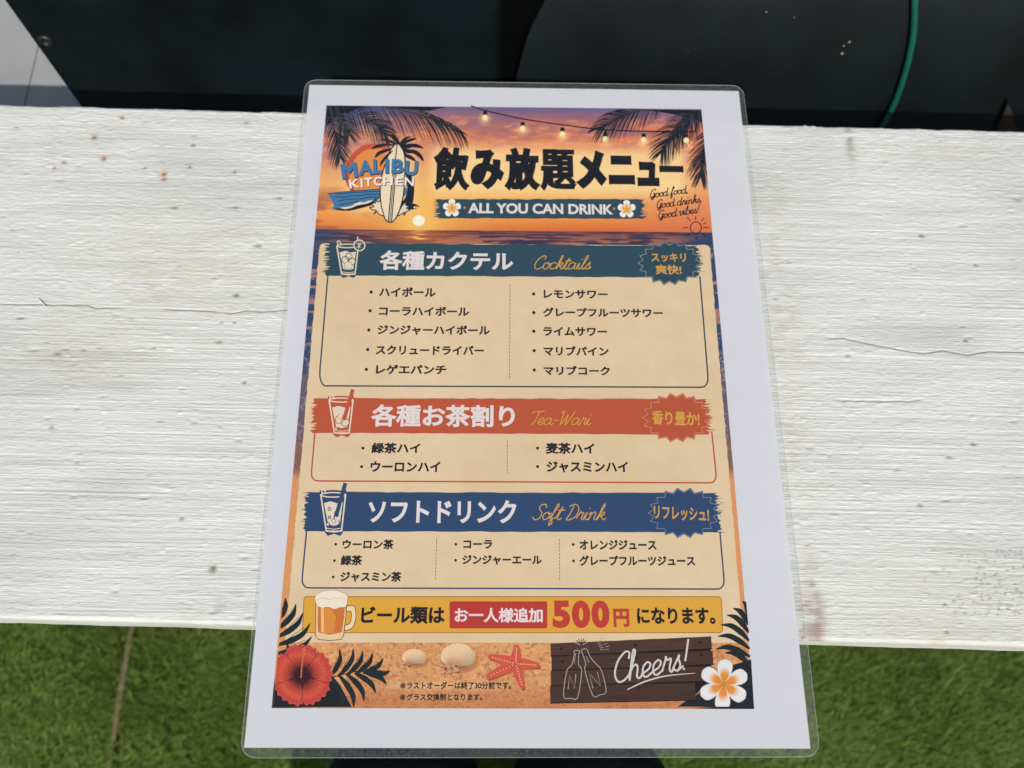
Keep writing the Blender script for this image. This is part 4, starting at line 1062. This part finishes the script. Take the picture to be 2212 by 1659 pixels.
# ---- beach strip at the foot of the print
LEAF, LEAF2 = ink(30, 36, 33), ink(54, 62, 56)
def blade(F, a_, b_, wd, layer, bend=.12, col=None):
    a_, b_ = np.array(a_, float), np.array(b_, float); d = b_ - a_; nn = np.array([-d[1], d[0]])
    F.stroke([a_, a_ + d * .35 + nn * bend * .8, a_ + d * .7 + nn * bend, b_], wd, LEAF if col is None else col, layer, taper=[.35, 1, .85, .08], crv=True)
F = Flat()
base = cG((330, 580))[0]
for i, (x, y) in enumerate([(385, 150), (468, 195), (522, 265), (580, 345), (592, 448), (480, 560)]):
    b0 = cG((322 - i * 2, 330 + i * 62))[0]; blade(F, b0, cG((x, y))[0], 13, 3.2 + .1 * i, .12)
    F.stroke([b0, cG((x * .8 + 66, y * .8 + (330 + i * 62) * .2))[0]], 1.0, LEAF2, 4)
for i, (x, y) in enumerate([(340, 640), (330, 720)]): blade(F, cG((300, 800))[0], cG((x + 60, y - 150))[0], 16, 3.3)
F.poly(cG((280, 1000), (300, 860), (420, 820), (760, 780), (830, 860), (900, 1000)), ink(26, 29, 30), 2.6)
clip_to_print(F); F.build('palm_leaf', beach)
F = Flat()
stem = catmull(cG((700, 780), (860, 735), (1000, 710), (1195, 716)), 8); F.stroke(stem, 2.4, LEAF, 3.4, taper=[1, .4])
up = [(805, 545), (912, 540), (985, 558), (1062, 575), (1145, 615), (1198, 716)]; dn = [(820, 1010), (915, 1002), (997, 950), (1087, 888), (1172, 822)]
for i, (x, y) in enumerate(up): blade(F, cG((730 + i * 66, 765 - i * 9))[0], cG((x, y))[0], 11.5, 3.5 + .1 * i, .13)
for i, (x, y) in enumerate(dn): blade(F, cG((745 + i * 62, 762 - i * 9))[0], cG((x, y))[0], 13, 3.5 + .1 * i, -.12)
for i, (x, y) in enumerate(up[:5]): F.stroke([cG((745 + i * 66, 745 - i * 9))[0], cG((x * .75 + (745 + i * 66) * .25, y * .75 + (745 - i * 9) * .25 + 8))[0]], .9, LEAF2, 4.3)
clip_to_print(F); F.build('palm_leaf', beach)
# hibiscus
F = Flat(); hc = np.array(cG((515, 750))[0])
for k, (ang, R) in enumerate(((-88, 68), (-28, 62), (32, 66), (92, 62), (150, 62), (-146, 64))):
    if k == 5: continue
for k in range(5):
    ang = math.radians(-92 + 72 * k); ux = np.array([math.cos(ang), math.sin(ang)]); uy = np.array([-ux[1], ux[0]]); R = 66
    prof = [(.02, 0), (.25, -.17), (.5, -.40), (.76, -.53), (.93, -.40), (1.0, -.12), (1.0, .14), (.93, .38), (.76, .52), (.5, .38), (.25, .17)]
    o = catmull([hc + ux * p * R * .98 + uy * q * R for p, q in prof], 6, True)
    o += (o - hc) / (np.linalg.norm(o - hc, axis=1)[:, None] + 1e-6) * (np.sin(np.arange(len(o)) * 1.15) * 2.4 * smooth(30, 50, np.linalg.norm(o - hc, axis=1)))[:, None]
    m = len(o); rings = [(.25, ink(60, 22, 26)), (.5, ink(172, 60, 44)), (.72, ink(206, 84, 54)), (.9, ink(190, 58, 48)), (1.0, ink(196, 74, 64))]
    pts = [P(*hc)]; cc = [ink(36, 20, 24)]
    for t, c in rings:
        for j, q in enumerate(o): pts.append(P(*(hc + (q - hc) * t))); cc.append(c * (1 + .07 * math.sin(j * 1.9 + k)) * (1 - .25 * (abs(j / m - .5) > .32)))
    fc = [(0, 1 + i, 1 + (i + 1) % m) for i in range(m)]
    for g in range(4): fc += [(1 + g * m + i, 1 + (g + 1) * m + i, 1 + (g + 1) * m + (i + 1) % m, 1 + g * m + (i + 1) % m) for i in range(m)]
    F.addw(pts, fc, np.array(cc), Z(4.6 + .25 * k))
    F.stroke(catmull([hc, hc + (ux * .45 + uy * .34) * R, hc + (ux * .78 + uy * .6) * R], 5), 1.8, ink(74, 24, 26), 6.1, taper=[1, .3])
F.stroke(catmull([hc + [-2, 4], hc + [0, -20], hc + [4, -48], hc + [5, -58]], 5), 2.6, ink(198, 110, 62), 6.3, taper=[1.2, .8])
for k in range(9): F.disc((hc[0] + 4 + random.uniform(-4, 4), hc[1] - 52 + random.uniform(-8, 8)), 1.6, ink(214, 110, 70), 6.5, n=8)
clip_to_print(F); F.build('hibiscus', beach)
# shells
def shell(c, rx, ry, tail):
    F = Flat(); F.disc((c[0] + 3, c[1] + ry * .45), rx * 1.14, ink(104, 58, 32), 2.6, ry=ry * .8, n=28, rim=ink(198, 134, 80))
    apex = np.array([c[0] - rx * .55, c[1] + ry * .75]); n = 40
    arc = [np.array([c[0] + rx * math.cos(w), c[1] + ry * math.sin(w)]) for w in np.linspace(math.radians(165), math.radians(400), n)]
    pts = [P(*apex)]; cc = [ink(160, 104, 62)]
    for t in (.5, .8, 1.0):
        for j, q in enumerate(arc):
            pts.append(P(*(apex + (q - apex) * t))); s_ = .82 + .2 * (j % 2) - .38 * smooth(.5, 1.0, np.array(j / n)); cc.append(ink(244, 202, 154) * s_ * (1 if t > .6 else .9))
    fc = [(0, 1 + i, 2 + i) for i in range(n - 1)]
    for g in range(2): fc += [(1 + g * n + i, 1 + (g + 1) * n + i, 2 + (g + 1) * n + i, 2 + g * n + i) for i in range(n - 1)]
    F.addw(pts, fc, np.array(cc), Z(3.2))
    for k in range(tail):
        a_ = (c[0] - rx * .75 + random.uniform(-.25, .75) * rx, c[1] + ry * (.78 + random.uniform(-.2, .35))); r = rx * random.uniform(.07, .13)
        F.disc((a_[0] + r * .3, a_[1] + r * .5), r, ink(132, 82, 50), 3.5, n=10); F.disc(a_, r, ink(222, 180, 134), 3.7, n=10, rim=ink(186, 134, 88))
    return F
shell(cG((1385, 612))[0], 26, 19, 5).build('seashell', beach)
shell(cG((1725, 605))[0], 37, 29, 16).build('seashell', beach)
# starfish
F = Flat(); c = np.array(cH((55, 590))[0]); tips = [cH((60, 470))[0], cH((207, 600))[0], cH((100, 752))[0], cG((1958, 762))[0], cG((1972, 604))[0]]
for t in tips:
    t = np.array(t); d = t - c; nn = np.array([-d[1], d[0]]); nn /= np.linalg.norm(nn)
    F.stroke([c + [3, 5], t + [3, 5]], 17, ink(140, 84, 46), 2.7, taper=[1.2, .45])
for t in tips:
    t = np.array(t); F.stroke([c, c + (t - c) * .5, t], 23, ink(204, 84, 58), 3.4, taper=[1.35, .95, .42])
    for i in range(1, 9):
        F.disc(tuple(c + (t - c) * (i / 9.0)), 1.5, ink(238, 176, 140), 4.2, n=8)
F.build('starfish', beach)
# notes
F = Flat()
NT = ink(36, 29, 26); text(F, 'ラストオーダーは終了30分前です。', 879.5, 1473, 1104.6, 1488.6, NT, 4.4, .055)
for y_ in (1481.2, 1506.4):
    text(F, '※', 864.4, y_ - 6.6, 877.2, y_ + 6.6, NT, 4.4, .012)
text(F, 'グラス交換制となります。', 878.5, 1498.2, 1042, 1513.6, NT, 4.4, .055)
F.build('note_lettering', beach)
# right-hand palm leaf, then wooden sign, bottles, cheers, frangipani
F = Flat()
F.poly(cH((1720, 1000), (1420, 1000), (1180, 905), (1250, 840), (1400, 760), (1560, 600), (1690, 560)), ink(28, 32, 32), 3.0)
for i, (x, y) in enumerate([(1630, 155), (1565, 205), (1522, 252), (1480, 320), (1458, 400), (1445, 490), (1510, 515)]):
    blade(F, cH((1668 + i * 2, 260 + i * 56))[0], cH((x, y))[0], 13, 3.4 + .1 * i, .13)
clip_to_print(F); F.build('palm_leaf', beach)
F = Flat(); yt, yb = [450, 540, 640, 745], [540, 640, 745, 868]
F.poly(cH((306, 470), (1404, 412), (1412, 560), (1416, 700), (1296, 810), (300, 858)), ink(26, 18, 14), 3.1)
for i in range(4):
    lft = [295, 302, 296, 292][i]; rgt = [1412, 1422, 1424, 1300][i]; sk = 50
    a_ = cH((lft, yt[i]), (rgt, yt[i] - sk + i * 10), (rgt + 6, yb[i] - sk - 4 + i * 10), (lft + 3, yb[i] - 3))
    r = random.Random(i); top = [np.array(a_[0]) + (np.array(a_[1]) - a_[0]) * k / 24 + [0, r.uniform(-.5, .5)] for k in range(25)]
    F.poly([tuple(q) for q in top] + [a_[2], a_[3]], ink(76, 50, 34) * (1, .85, .93, .8)[i], 3.3 + .05 * i)
    for k in range(34):
        t = r.random() * .9; s_ = r.uniform(.08, .95); p = np.array(a_[0]) * (1 - t) * (1 - s_) + np.array(a_[1]) * t * (1 - s_) + np.array(a_[3]) * (1 - t) * s_ + np.array(a_[2]) * t * s_
        F.stroke([p, p + [r.uniform(16, 70), -r.uniform(.2, 2.4)]], r.uniform(.9, 2.2), ink(70, 46, 32) * r.choice((.35, .5, 1.9, 2.5)), 3.7, taper=[.2, 1, .2])
    F.stroke([a_[3], a_[2]], 2.0, ink(24, 16, 13), 3.9)
    for xx in (370, 885, 1335): F.disc(cH((xx + i * 9, yt[i] + 38 - sk * (xx - 300) / 1100))[0], 2.6, ink(22, 16, 14), 4)
F.build('wooden_sign', beach).parent = beach
F = Flat(); CH = ink(172, 164, 154)
bl_ = [(462, 500), (460, 530), (442, 600), (408, 645), (387, 815), (435, 830), (485, 822), (512, 640), (492, 600), (490, 535), (498, 503)]
br_ = [(512, 495), (522, 530), (540, 590), (535, 640), (590, 810), (640, 806), (682, 780), (650, 640), (610, 590), (570, 540), (548, 490)]
for b_ in (bl_, br_): F.stroke(cH(*b_), 1.5, CH, 4.4, closed=True, crv=True)
F.stroke(cH((418, 765), (428, 670), (462, 765), (472, 665)), 1.6, CH, 4.4); F.stroke(cH((590, 760), (566, 660), (645, 745), (622, 650)), 1.6, CH, 4.4)
F.stroke(cH((470, 520), (460, 590)), 1.1, CH, 4.4); F.stroke(cH((545, 540), (560, 580)), 1.1, CH, 4.4)
for k in range(7):
    w = math.radians(-160 + 23 * k); p = cH((510, 460))[0]; F.stroke([(p[0] + 3 * math.cos(w), p[1] + 3 * math.sin(w)), (p[0] + 14 * math.cos(w), p[1] + 14 * math.sin(w))], 1.5, ink(52, 40, 34) if k in (1, 2, 3, 4, 5) else CH, 4.4)
for k in range(10):
    w = math.radians(-40 + 9 * (k % 5)); p = cH((560, 500))[0]; r0 = 20 + 14 * (k // 5) + random.uniform(0, 6); F.stroke([(p[0] + r0 * math.cos(w), p[1] + r0 * math.sin(w)), (p[0] + (r0 + 8) * math.cos(w), p[1] + (r0 + 8) * math.sin(w))], 1.0, CH * .9, 4.4)
F.build('bottle_doodle', beach)
F = Flat(); WH = ink(204, 199, 194)
p0, p1 = cH((735, 725), (1262, 618))
script(F, 'Cheers!', p0[0], p0[1], p1[0] + 2, p1[1] + 1, 61, WH, 4.6, 4.0, .22)
F.stroke(cH((830, 770), (950, 715), (1100, 675), (1300, 656)), 3.4, WH, 4.6, taper=[.5, 1, .8, .3], crv=True)
F.build('cheers_lettering', beach)
F = Flat(); flower(F, cH((1500, 735))[0], 54, 6, 5, -1.50, outer=(226, 224, 220), inner=(226, 142, 34), pw_=.52); clip_to_print(F); F.build('frangipani', beach)
